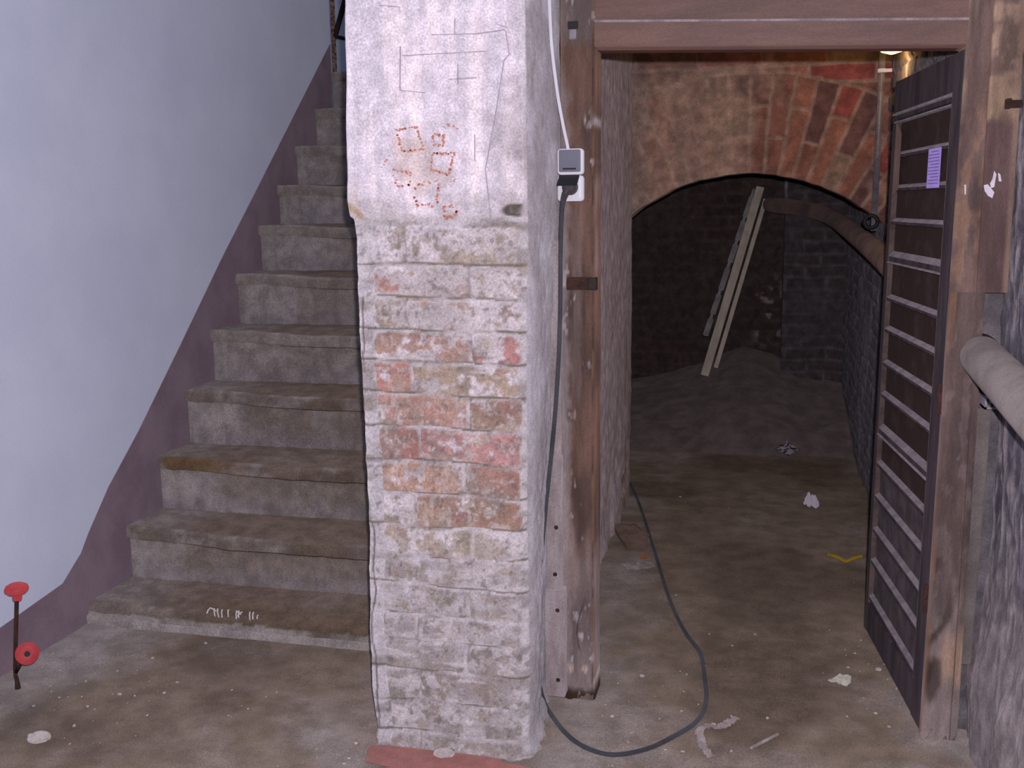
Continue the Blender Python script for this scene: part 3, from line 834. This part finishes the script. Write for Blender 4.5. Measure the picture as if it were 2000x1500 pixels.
hexa(bm, [(-.453, 2.885, zt0 - .01), (.475, 2.885, zt1 - .01), (.475, 2.885, 2.5), (-.453, 2.885, 2.5)], [(-.453, 2.97, zt0 - .01), (.475, 2.97, zt1 - .01), (.475, 2.97, 2.5), (-.453, 2.97, 2.5)])
obj('transom_panel', bm, M_LINTEL, fr_)
bm = bmesh.new()
hexa(bm, [(-.455, 2.93, zb0 - .001), (.46, 2.93, zb1 - .001), (.46, 2.93, zb1 + .01), (-.455, 2.93, zb0 + .01)], [(-.455, 2.975, zb0 - .001), (.46, 2.975, zb1 - .001), (.46, 2.975, zb1 + .01), (-.455, 2.975, zb0 + .01)])
obj('door_stop', bm, mat('shaded_brown', S(92, 58, 50), S(80, 50, 44)), fr_)
# whitewashed battens nailed beside the left post
def batten(p0, p1, y0, y1, nails=()):
    bm = bmesh.new()
    box(bm, (p0[0], y0, p1[2]), (p1[0], y1, p0[2]))
    b = obj('batten', bm, M_BATTEN, fr_, bevel=.002)
    for q in nails:
        bm = bmesh.new(); lathe(bm, [(.0055, 0), (.0065, .001), (.004, .003)], (q[0], y0 + .0005, q[2]), (0, -1, 0), 10)
        obj('nail', bm, M_RUST, b)
batten((-0.575, 2.862, 1.356), (-0.550, 2.862, 0.744), 2.862, 2.90)
batten((-0.587, 2.850, 0.746), (-0.545, 2.850, 0.356), 2.850, 2.90, [(-0.559, 2.850, 0.540), (-0.563, 2.850, 0.399)])
batten((-0.592, 2.842, 0.354), (-0.534, 2.842, 0.025), 2.842, 2.90, [(-0.555, 2.842, 0.293), (-0.554, 2.842, 0.078)])
# strike plate and bolt keeper
a, b = (-0.530, 2.875, 1.255), (-0.446, 2.875, 1.220)
bm = bmesh.new(); box(bm, (a[0], 2.870, b[2]), (b[0] - .012, 2.882, a[2]))
sp = obj('strike_plate', bm, M_RUST, fr_, bevel=.002)
bm = bmesh.new(); box(bm, (b[0] - .024, 2.858, b[2] + .002), (b[0] - .004, 2.871, a[2] - .002)); box(bm, (b[0] - .008, 2.858, b[2]), (b[0] + .001, 2.885, a[2]))
obj('staple', bm, M_DARKIRON, sp, bevel=.002)
a, b = (-0.521, 2.876, 1.934), (-0.498, 2.876, 1.887)
bm = bmesh.new(); box(bm, (a[0], 2.868, b[2]), (b[0] - .004, 2.882, b[2] + .026))
bk = obj('bolt_keeper', bm, M_ZINC, fr_, bevel=.002)
bm = bmesh.new(); box(bm, (a[0] - .004, 2.872, b[2] + .028), (b[0], 2.882, a[2]))
obj('keeper_hole', bm, M_BLACKPL, bk)

# ---- open door leaf
H = Vector((.455, 2.885, 0)); dl = Vector((.372 - .455, 3.60 - 2.885, 0)).normalized(); dn = Vector((-dl.y, dl.x, 0))   # dn faces the passage
door = thing('door_leaf', 'dark wooden door with rows of horizontal slats standing open into the passage', 'door', H)
def lp(s, z, d): 
    v = H + dl * s + dn * d
    return (v.x + .011 * z - .004, v.y, z)
def lbox(bm, s0, s1, z0, z1, d0, d1, slope=0.0, skew=0.0):
    hexa(bm, [lp(s0, z0, d0), lp(s1, z0 + skew, d0), lp(s1, z1 + skew, d0), lp(s0, z1, d0)], [lp(s0, z0, d1), lp(s1, z0 + skew, d1), lp(s1, z1 - slope + skew, d1), lp(s0, z1 - slope, d1)])
SL, SR, ZT = .722, .002, 1.822
zsl = [1.595, 1.493, 1.39, 1.28, 1.148, 1.047, .937, .834, .718, .602, .49, .376, .266, .138]
bm = bmesh.new(); lbox(bm, SR, .09, .012, ZT, -.036, .0)
obj('stile', bm, M_DARKWOOD, door, bevel=.003)
bm = bmesh.new(); lbox(bm, .69, SL, .012, ZT, -.036, .0)
obj('stile', bm, M_DARKWOOD, door, bevel=.003)
bm = bmesh.new(); lbox(bm, .09, .69, 1.702, ZT, -.034, -.002)
tr = obj('top_rail', bm, M_DARKWOOD, door, bevel=.003)
bm = bmesh.new(); lbox(bm, .09, .69, 1.715, 1.727, -.004, .010, .008); lbox(bm, .09, .69, 1.692, 1.702, -.02, .004, .006)
obj('ledge_dust', bm, M_LEDGE, tr)
bm = bmesh.new(); lbox(bm, .09, .69, .012, .112, -.034, -.002)
obj('bottom_rail', bm, M_DARKWOOD, door, bevel=.003)
zz_ = [1.702] + zsl + [.112]
for i in range(len(zz_) - 1):
    bm = bmesh.new(); lbox(bm, .085, .695, zz_[i + 1] + .001, zz_[i], -.026, -.016)
    obj('panel', bm, M_PANEL if i < 10 else M_PANEL2, door)
for i, z in enumerate(zsl):
    wide = i in (3, 8)
    w_ = .016 if wide else .010
    bm = bmesh.new(); lbox(bm, .09, .69, z - w_, z + .001, -.026, -.002, .002)
    sl = obj('slat', bm, M_DARKWOOD, door, bevel=.0015)
    bm = bmesh.new(); lbox(bm, .092, .688, z - .001, z + (.016 if wide else .010), -.0165, -.003, .012 if wide else .008)
    obj('ledge_dust', bm, M_LEDGE, sl)
    if wide:
        bm = bmesh.new(); lbox(bm, .092, .688, z - w_ - .006, z - w_, -.018, .002, .003)
        obj('ledge_dust', bm, M_LEDGE, sl)
bm = bmesh.new()
hexa(bm, [lp(.60, 1.49, .0), lp(.665, 1.47, .0), lp(.665, 1.69, .0), lp(.60, 1.655, .0)], [lp(.60, 1.49, .003), lp(.665, 1.47, .003), lp(.665, 1.69, .003), lp(.60, 1.655, .003)])
o = obj('bare_patch', bm, mat('old_sticker', S(122, 100, 92), S(104, 84, 78)), door)
for z in (.35, .90):
    bm = bmesh.new(); tube(bm, [(H.x - .006 + .011 * z, H.y + .004, z), (H.x - .006 + .011 * z, H.y + .004, z + .08)], .007, n=10, smooth=False)
    obj('hinge', bm, M_RUST, door)

for s_ in (.094, .683):
    bm = bmesh.new(); lbox(bm, s_ - .003, s_ + .003, .115, 1.70, -.018, -.0015)
    obj('edge_molding', bm, M_DUST2, door)
# lilac notice
nt_ = thing('paper_notice', 'narrow lilac printed notice stuck on the open dark door', 'notice', lp(.21, 1.54, .002))
z0, z1 = 1.486, 1.592
bm = bmesh.new(); lbox(bm, .150, .272, z0, z1, .0005, .002)
obj('sheet', bm, M_LILAC, nt_)
bm = bmesh.new()
for i in range(11):
    z = z1 - .008 - i * .0085
    s1 = .264 if i % 4 else .24
    lbox(bm, .160 + (.01 if i == 0 else 0), s1, z - .0016, z, .0018, .0026)
o = obj('text_line', bm, M_INK, nt_)
# small bits of torn paper left on the door and frame
def flake(name, pts, d, m, label, cat, group=None):
    bm = bmesh.new(); prism(bm, pts, d)
    return tag(obj(name, bm, m), label, cat, group)
flake('paper_scrap', [((0.526, 2.847, 1.488)), ((0.535, 2.847, 1.490)), ((0.551, 2.847, 1.470)), ((0.547, 2.847, 1.456)), ((0.537, 2.847, 1.462)), ((0.529, 2.847, 1.474))], (0, .004, 0), M_PAPER, 'chunky white paper scrap stuck on the brown board right of the door', 'paper scrap')
flake('paper_scrap', [((0.548, 2.847, 1.522)), ((0.553, 2.847, 1.514)), ((0.550, 2.847, 1.483)), ((0.543, 2.847, 1.481)), ((0.540, 2.847, 1.492)), ((0.545, 2.847, 1.502))], (0, .004, 0), M_PAPER, 'long torn white paper sliver above the chunky scrap on the brown board', 'paper scrap')
flake('paper_scrap', [((0.557, 2.847, 1.517)), ((0.562, 2.847, 1.514)), ((0.566, 2.847, 1.496)), ((0.560, 2.847, 1.497))], (0, .004, 0), M_PAPER, 'tiny white paper shred at the edge of the brown board', 'paper scrap')
flake('paper_scrap', [((0.482, 2.855, 1.490)), ((0.486, 2.855, 1.490)), ((0.487, 2.855, 1.466)), ((0.484, 2.855, 1.466))], (0, .006, 0), M_PAPER, 'thin white paper strip on the door post beside the open door', 'paper scrap')

# ---- iron peg beside the frame
bm = bmesh.new(); box(bm, (.566, 2.832, 1.672), (.60, 2.853, 1.690)); box(bm, (.562, 2.828, 1.670), (.575, 2.853, 1.694))
tag(obj('iron_peg', bm, M_RUST, bevel=.003), 'short rusty iron peg sticking out of the brown board near the top', 'peg')

# ---- drain pipe running through the frame into the cellar
pipe = thing('drain_pipe', 'thick sloping drain pipe running along the right wall behind the door into the cellar', 'pipe', (.55, 2.6, 1.04))
bm = bmesh.new()
tube(bm, [(.546, y, 1.062 - (2.895 - y) * .0655) for y in np.linspace(1.6, 2.895, 24)], .052, n=32, smooth=False)
obj('pipe_section', bm, M_PIPE, pipe, smooth=True)
bm = bmesh.new()
tube(bm, [(.53, 2.88, 1.062), (.50, 4.4, 1.19), (.478, 5.14, 1.246), (.45, 6.0, 1.30), (.41, 6.75, 1.35), (.33, 7.08, 1.39), (.20, 7.16, 1.42), (.08, 7.22, 1.435), (.035, 7.36, 1.44), (.03, 7.6, 1.44)], .050, n=20, k=6)
o = obj('pipe_section', bm, M_OLDPIPE, pipe, smooth=True); o['label'] = 'brown dusty length inside the cellar'
a, b = (0.559, 2.860, 0.965), (0.605, 2.860, 0.925)
bm = bmesh.new(); box(bm, (a[0], 2.84, a[2] - .006), (.605, 2.90, a[2])); box(bm, (a[0], 2.84, b[2]), (.605, 2.90, b[2] + .005)); box(bm, (a[0], 2.84, b[2]), (a[0] + .005, 2.90, a[2])); box(bm, (.57, 2.85, b[2]), (.576, 2.9, a[2]))
obj('bracket', bm, M_ZINC, pipe)

bm = bmesh.new(); tube(bm, [(0.129, 7.250, 1.638), (0.134, 7.250, 1.479), (0.157, 7.220, 1.445)], .014, n=10, k=4)
tag(obj('pipe_stub', bm, M_ZINC, smooth=True), 'short pale metal pipe stub hanging at the top of the cellar pier', 'pipe')
# ---- lamp, conduit with ring
LX = (0.478, 4.620, 2.047)[0]; LZ = (0.479, 4.620, 2.035)[2] + .085
lamp = thing('cellar_lamp', 'glowing round lamp hidden behind the lintel above the open door', 'lamp', (.49, 4.62, 2.09))
bm = bmesh.new(); lathe(bm, [(.008, -.085), (.04, -.075), (.068, -.05), (.082, -.015), (.084, .01), (.07, .03)], (LX, 4.62, LZ), (0, 0, 1), 28)
obj('glass_globe', bm, M_LAMP, lamp, smooth=True)
bm = bmesh.new(); lathe(bm, [(.088, .03), (.092, .045), (.06, .07), (.02, .09), (.012, .30)], (LX, 4.62, LZ), (0, 0, 1), 28)
obj('lamp_cap', bm, M_DARKIRON, lamp, smooth=True)
pl_ = bpy.data.lights.new('lamp_bulb', 'POINT'); pl_.energy = 1.0; pl_.color = (1, .55, .2); pl_.shadow_soft_size = .03
lo_ = bpy.data.objects.new('lamp_bulb', pl_); lo_.location = (LX + .02, 4.55, LZ - .14); COL.objects.link(lo_)
con = thing('conduit', 'thin pale metal conduit running down the brick wall beside the open door', 'conduit', (.468, 4.9, 1.33))
bm = bmesh.new(); tube(bm, [(.472, 4.9, 2.3), (.466, 4.9, 1.325)], .013, n=12, smooth=False)
obj('tube', bm, M_ZINC, con, smooth=True)
zc_ = (0.474, 4.900, 1.996)[2]
bm = bmesh.new(); lathe(bm, [(.018, 0), (.019, .004), (.019, .012), (.018, .016)], (.471, 4.9, zc_), (0, 0, 1), 16); box(bm, (.47, 4.88, zc_), (.51, 4.89, zc_ + .014))
obj('clip', bm, M_PLASTIC, con)
bm = bmesh.new()
c0 = Vector((.452, 4.885, 1.365))
tube(bm, [c0 + Vector((math.cos(a) * .027, 0, math.sin(a) * .027)) for a in np.linspace(0, 2 * math.pi, 25)], .009, n=8, smooth=False)
obj('ring', bm, M_BLACKPL, con, smooth=True)

# ---- double socket with cables
PL0, PL1 = (-0.551, 2.840, 1.602), (-0.481, 2.840, 1.462)
xm0, xm1, zt_, zb_ = PL0[0], PL1[0], PL0[2], PL1[2]
zm = (zt_ + zb_) / 2
sock = thing('power_socket', 'white double wall socket with grey lids on the brown door post', 'socket', ((xm0 + xm1) / 2, 2.88, zm))
for (za, zb) in ((zm + .001, zt_), (zb_, zm - .001)):
    bm = bmesh.new(); box(bm, (xm0, 2.848, za), (xm1, 2.884, zb))
    obj('housing', bm, M_PLASTIC, sock, bevel=.009, seg=4)
bm = bmesh.new(); box(bm, (xm0 + .0055, 2.841, zm + .008), (xm1 - .0055, 2.852, zt_ - .003))
lid = obj('lid', bm, M_GREYPL, sock, bevel=.004, seg=3)
bm = bmesh.new(); box(bm, (xm0 + .017, 2.8385, zm + .014), (xm1 - .017, 2.8425, zm + .0185))
obj('lid_grip', bm, M_BLACKPL, lid)
bm = bmesh.new()
hexa(bm, [(xm0 + .006, 2.844, zm - .004), (xm1 - .008, 2.844, zm - .004), (xm1 - .008, 2.849, zm + .0005), (xm0 + .006, 2.849, zm + .0005)],
     [(xm0 + .007, 2.805, zm - .029), (xm1 - .008, 2.805, zm - .029), (xm1 - .008, 2.807, zm - .024), (xm0 + .007, 2.807, zm - .024)])
obj('lid', bm, M_BLACKPL, sock, bevel=.002)['label'] = 'black lid raised over the plug'
# white feed cable
bm = bmesh.new(); tube(bm, [(-0.562, 2.800, 2.494), (-0.562, 2.800, 2.053), (-0.560, 2.800, 1.977), (-0.557, 2.810, 1.870), (-0.547, 2.830, 1.755), (-0.536, 2.845, 1.676), (-0.522, 2.860, 1.599)], .0042, n=10)
tag(obj('feed_cable', bm, M_PLASTIC, smooth=True), 'thin white cable coming down the pillar edge into the socket', 'cable')
# black extension cable
cable = thing('extension_cable', 'black rubber cable plugged into the socket and looped across the floor', 'cable', (-0.520, 2.830, 1.500))
pc = (-0.516, 2.820, 1.503)
bm = bmesh.new(); lathe(bm, [(.017, -.010), (.021, 0), (.021, .016), (.018, .026), (.010, .030)], (pc[0] + .002, 2.848, pc[2] - .004), (0, -1, 0), 20)
tube(bm, [(pc[0], 2.815, pc[2] - .010), (pc[0] - .006, 2.812, pc[2] - .022), (-0.529, 2.820, 1.464), (-0.535, 2.830, 1.439)], lambda t: .012 - .006 * t, n=12)
obj('plug', bm, mat('plug_rubber', S(84, 80, 82), S(70, 66, 68), rough=.5, bump=0), cable, smooth=True)
CP = [(-0.528, 2.815, 1.469), (-0.535, 2.825, 1.412), (-0.540, 2.835, 1.315), (-0.542, 2.838, 1.175), (-0.547, 2.838, 1.032), (-0.557, 2.838, 0.887), (-0.568, 2.838, 0.769), (-0.583, 2.830, 0.621), (-0.595, 2.810, 0.459), (-0.601, 2.790, 0.313), (-0.601, 2.770, 0.213), (-0.593, 2.750, 0.129),
      (-0.589, 2.801, 0.030), (-0.552, 2.751, 0.008), (-0.489, 2.653, 0.008), (-0.422, 2.594, 0.008), (-0.351, 2.579, 0.008), (-0.272, 2.626, 0.008), (-0.210, 2.704, 0.008), (-0.150, 2.809, 0.008), (-0.130, 2.937, 0.008), (-0.144, 3.109, 0.008),
      (-0.166, 3.274, 0.008), (-0.215, 3.403, 0.008), (-0.271, 3.590, 0.008), (-0.328, 3.838, 0.008), (-0.417, 4.281, 0.008), (-0.522, 4.794, 0.008), (-0.600, 5.143, 0.008), (-0.654, 5.351, 0.012), (-0.701, 5.528, 0.012)]
bm = bmesh.new(); tube(bm, CP, .0062, n=10, k=8)
obj('cord', bm, M_CORD, cable, smooth=True)

# ---- red-capped iron stake
sx, sy = -2.205, 2.60
stake = thing('iron_stake', 'thin rusty iron stake with a red mushroom cap beside the white wall', 'stake', (sx, sy, 0))
zt_ = (-2.178, 2.600, 0.312)[2]; xt_ = (-2.176, 2.600, 0.313)[0]
bm = bmesh.new(); tube(bm, [(sx, sy, -.01), (sx - .001, sy, .03), (sx - .002, sy, .07), (xt_, sy, zt_)], lambda t: .010 - .004 * min(1, t * 3), n=10, k=4)
obj('rod', bm, M_RUST, stake, smooth=True)
bm = bmesh.new(); lathe(bm, [(.012, -.022), (.0135, -.018), (.0135, -.001), (.026, .001), (.0335, .008), (.0345, .015), (.031, .023), (.020, .029), (.004, .031)], (xt_, sy, zt_), (0, 0, 1), 28)
obj('cap', bm, M_RED, stake, smooth=True)
dc = (-2.123, 2.555, 0.143)
ax_ = (Vector((0, 0, 1.45)) - Vector(dc)); ax_.z *= .55; ax_.normalize()
bm = bmesh.new(); lathe(bm, [(.008, -.02), (.030, -.002), (.034, .004), (.032, .011), (.018, .015), (.009, .013)], dc, ax_, 28)
kb = obj('disc', bm, M_RED, stake, smooth=True)
bm = bmesh.new(); lathe(bm, [(.0085, .008), (.0085, .0150)], Vector(dc) , ax_, 14)
obj('disc_hole', bm, M_BLACKPL, kb)
bm = bmesh.new(); tube(bm, [(sx - .001, sy, .055), Vector(dc) - ax_ * .012], .006, n=8, smooth=False)
obj('arm', bm, M_RUST, stake, smooth=True)

# ---- planks leaning at the back
def plank(a, b, wdt, thk, name, label, m=M_PALEWOOD, notch=None):
    a = Vector(a); b = Vector(b)
    ax = (b - a).normalized(); u = Vector((1, 0, 0)); u = (u - ax * u.dot(ax)).normalized(); n_ = ax.cross(u)
    bm = bmesh.new()
    L_ = (b - a).length
    cuts = [(0, L_)] if not notch else notch
    for s0, s1 in cuts:
        hexa(bm, [a + ax * s0 + u * p + n_ * q for p, q in ((-wdt / 2, -thk / 2), (wdt / 2, -thk / 2), (wdt / 2, thk / 2), (-wdt / 2, thk / 2))],
             [a + ax * s1 + u * p + n_ * q for p, q in ((-wdt / 2, -thk / 2), (wdt / 2, -thk / 2), (wdt / 2, thk / 2), (-wdt / 2, thk / 2))])
    if notch:
        hexa(bm, [a + u * p + n_ * q for p, q in ((-wdt / 2 + .004, 0.002), (wdt / 2 - .012, .002), (wdt / 2 - .012, thk / 2 + .006), (-wdt / 2 + .004, thk / 2 + .006))],
             [b + u * p + n_ * q for p, q in ((-wdt / 2 + .004, .002), (wdt / 2 - .012, .002), (wdt / 2 - .012, thk / 2 + .006), (-wdt / 2 + .004, thk / 2 + .006))])
    return tag(obj(name, bm, m, bevel=.002), label, 'plank')
plank((-0.355, 6.850, 0.351), (-0.036, 7.400, 1.557), .050, .022, 'plank', 'wide pale plank leaning on the dark cellar wall')
plank((-0.285, 6.870, 0.401), (-0.000, 7.420, 1.475), .026, .022, 'plank', 'narrow pale plank leaning right of the wide one')
plank((-0.358, 6.930, 0.603), (-0.074, 7.460, 1.551), .034, .02, 'plank', 'grey notched lath leaning left of the wide pale plank', mat('grey_lath', S(186, 180, 180), S(150, 146, 148), scale=10),
      notch=[(0, .12), (.16, .30), (.34, .50), (.55, .68), (.72, .86), (.90, 1.05)])

# ---- litter on the floor
def scrap(name, pts, label, cat, m, z=.006, h=.003, crumple=0.0, group=None):
    bm = bmesh.new()
    cx_ = sum(p[0] for p in pts) / len(pts); cy_ = sum(p[1] for p in pts) / len(pts)
    rnd = random.Random(len(label) * 7)
    # subdivided fan, lightly crumpled
    ring1 = []; ring2 = []
    n_ = len(pts)
    dense = []
    for i in range(n_):
        a, b = pts[i], pts[(i + 1) % n_]
        for q in range(3):
            dense.append((a[0] + (b[0] - a[0]) * q / 3, a[1] + (b[1] - a[1]) * q / 3))
    for px, py in dense:
        ring1.append(bm.verts.new((px, py, z + rnd.random() * crumple)))
        ring2.append(bm.verts.new((cx_ + (px - cx_) * .5, cy_ + (py - cy_) * .5, z + h * .3 + rnd.random() * crumple * 1.3)))
    cv = bm.verts.new((cx_, cy_, z + crumple * .6))
    n_ = len(dense)
    for i in range(n_):
        j = (i + 1) % n_
        bm.faces.new((ring1[i], ring1[j], ring2[j], ring2[i])); bm.faces.new((ring2[i], ring2[j], cv))
    o = obj(name, bm, m)
    sd = o.modifiers.new('thickness', 'SOLIDIFY'); sd.thickness = h; sd.offset = 0
    return tag(o, label, cat, group)
scrap('leaflet', [(0.096, 6.091, 0.050), (0.162, 6.265, 0.050), (0.229, 6.064, 0.050), (0.164, 5.913, 0.050)], 'folded printed leaflet on the cellar floor near the sand heap', 'leaflet', mat('printed_paper', S(176, 168, 180), S(50, 46, 54), scale=22, rough=.6, bump=0, lo=.48, hi=.54), z=.05, crumple=.02)
scrap('crumpled_paper', [(0.215, 5.061, 0.000), (0.232, 5.154, 0.000), (0.253, 5.185, 0.000), (0.290, 5.156, 0.000), (0.288, 5.049, 0.000), (0.246, 5.023, 0.000)], 'crumpled white paper on the passage floor', 'paper', M_PAPER, crumple=.05)
scrap('paper_scrap', [(0.226, 3.150, 0.000), (0.262, 3.179, 0.000), (0.295, 3.172, 0.000), (0.288, 3.121, 0.000), (0.258, 3.111, 0.000)], 'pale crumpled paper scrap on the floor in front of the open door', 'paper scrap', mat('pale_green_paper', S(206, 204, 190), S(170, 166, 154), scale=30, bump=0), crumple=.018)
scrap('stone_slab', [(-0.622, 4.503, 0.000), (-0.530, 4.536, 0.000), (-0.457, 4.388, 0.000), (-0.453, 4.291, 0.000), (-0.536, 4.261, 0.000)], 'flat dusty brick slab lying against the passage wall', 'slab', M_BRICKSLAB, z=.02, h=.035, crumple=.008)
scrap('plastic_scrap', [(-0.532, 4.066, 0.000), (-0.488, 4.094, 0.000), (-0.417, 4.114, -0.000), (-0.392, 4.069, 0.000), (-0.439, 4.047, 0.000), (-0.483, 4.002, 0.000)], 'flat torn pale scrap on the floor beside the black cable', 'scrap', M_SCRAP, crumple=.012)
bm = bmesh.new(); tube(bm, [(0.294, 4.370, 0.008), (0.326, 4.326, 0.014), (0.358, 4.292, 0.010), (0.393, 4.332, 0.012), (0.425, 4.341, 0.020)], .006, n=8, k=5)
tag(obj('yellow_strip', bm, M_YELLOW), 'yellow strip lying on the floor behind the open door', 'strip')
# torn plastic ribbon
def ribbon(pts, wd, name, label, cat, m):
    bm = bmesh.new()
    path = catmull(pts, 6); prev = None
    rnd = random.Random(4)
    rows_ = []
    for i, p in enumerate(path):
        t = (path[min(i + 1, len(path) - 1)] - path[max(i - 1, 0)]).normalized()
        s = Vector((-t.y, t.x, 0)).normalized() * wd * rnd.uniform(.35, .6)
        rows_.append([bm.verts.new(p + s + Vector((0, 0, rnd.random() * .010))), bm.verts.new(p - s + Vector((0, 0, rnd.random() * .010)))])
    for a, b in zip(rows_, rows_[1:]):
        bm.faces.new((a[0], a[1], b[1], b[0]))
    o = obj(name, bm, m)
    sd = o.modifiers.new('thickness', 'SOLIDIFY'); sd.thickness = .002; sd.offset = 1
    return tag(o, label, cat)
ribbon([(-0.038, 2.854, 0.008), (-0.058, 2.816, 0.010), (-0.085, 2.780, 0.010), (-0.118, 2.783, 0.008), (-0.138, 2.745, 0.010), (-0.130, 2.695, 0.010), (-0.122, 2.661, 0.008), (-0.101, 2.617, 0.008)], .022, 'plastic_ribbon', 'torn clear plastic ribbon on the floor beside the cable loop', 'ribbon', M_SCRAP)
bm = bmesh.new(); tube(bm, [(0.002, 2.692, 0.007), (0.033, 2.732, 0.007), (0.073, 2.784, 0.007)], .004, n=6, k=3)
tag(obj('wood_splinter', bm, M_SCRAP), 'thin pale wood splinter on the floor right of the plastic ribbon', 'splinter')
bm = bmesh.new(); tube(bm, [(-0.464, 4.179, 0.012), (-0.439, 4.178, 0.012)], .008, n=8, k=2)
tag(obj('cork', bm, mat('orange_brown', S(190, 120, 70), S(160, 96, 60)), smooth=True), 'small orange stub on the floor above the flat torn scrap', 'stub')
def lump(p, s, seed, name, label, cat, m):
    bm = bmesh.new()
    bmesh.ops.create_icosphere(bm, subdivisions=3, radius=s)
    for v in bm.verts:
        q = v.co / s
        k_ = 1 + .55 * (float(fbm(q.x * 2.1 + q.z * 1.7, q.y * 2.1 + seed, seed, 4)) - .5) * 2 * .6
        v.co = Vector((v.co.x * 1.25, v.co.y, v.co.z * .5)) * k_
    bmesh.ops.translate(bm, verts=bm.verts, vec=Vector(p) + Vector((0, 0, s * .28)))
    tag(obj(name, bm, m, smooth=True), label, cat)
lump((-1.929, 2.336, 0.000), .026, 3, 'plaster_lump', 'pale crumbly plaster lump on the floor below the red-capped stake', 'lump', M_CRUMB)
lump((-0.797, 2.492, 0.000), .024, 8, 'plaster_lump', 'broken whitish mortar lump lying on the pink paint at the foot of the pillar', 'lump', M_CRUMB)
# plaster crumbs
rnd = random.Random(12)
bm = bmesh.new()
def crumb(x, y, s):
    bmesh.ops.create_icosphere(bm, subdivisions=1, radius=s, matrix=Matrix.Translation((x, y, s * .5)) @ Matrix.Diagonal((rnd.uniform(.6, 1.5), rnd.uniform(.6, 1.5), rnd.uniform(.4, .9), 1)))
for i in range(260):
    z_ = rnd.random()
    if z_ < .25: x, y = rnd.gauss(-1.95, .2), rnd.gauss(2.6, .15)
    elif z_ < .55: x, y = rnd.gauss(-.45, .22), rnd.gauss(2.75, .2)
    elif z_ < .7: x, y = rnd.gauss(.35, .1), rnd.uniform(2.9, 3.6)
    elif z_ < .8: x, y = rnd.gauss(-1.0, .1), rnd.gauss(2.45, .06)
    else: x, y = rnd.uniform(-2.2, .5), rnd.uniform(2.2, 5.2)
    if x < WX + .03 or x > .5 or (x < -.6 and y > 3.05) or (-1.05 < x < -.44 and y > 2.5): continue
    crumb(x, y, abs(rnd.gauss(0, .0022)) + .0012)
tag(obj('plaster_crumbs', bm, M_CRUMB), 'tiny white plaster crumbs scattered over the dirty floor', 'crumbs', kind='stuff')
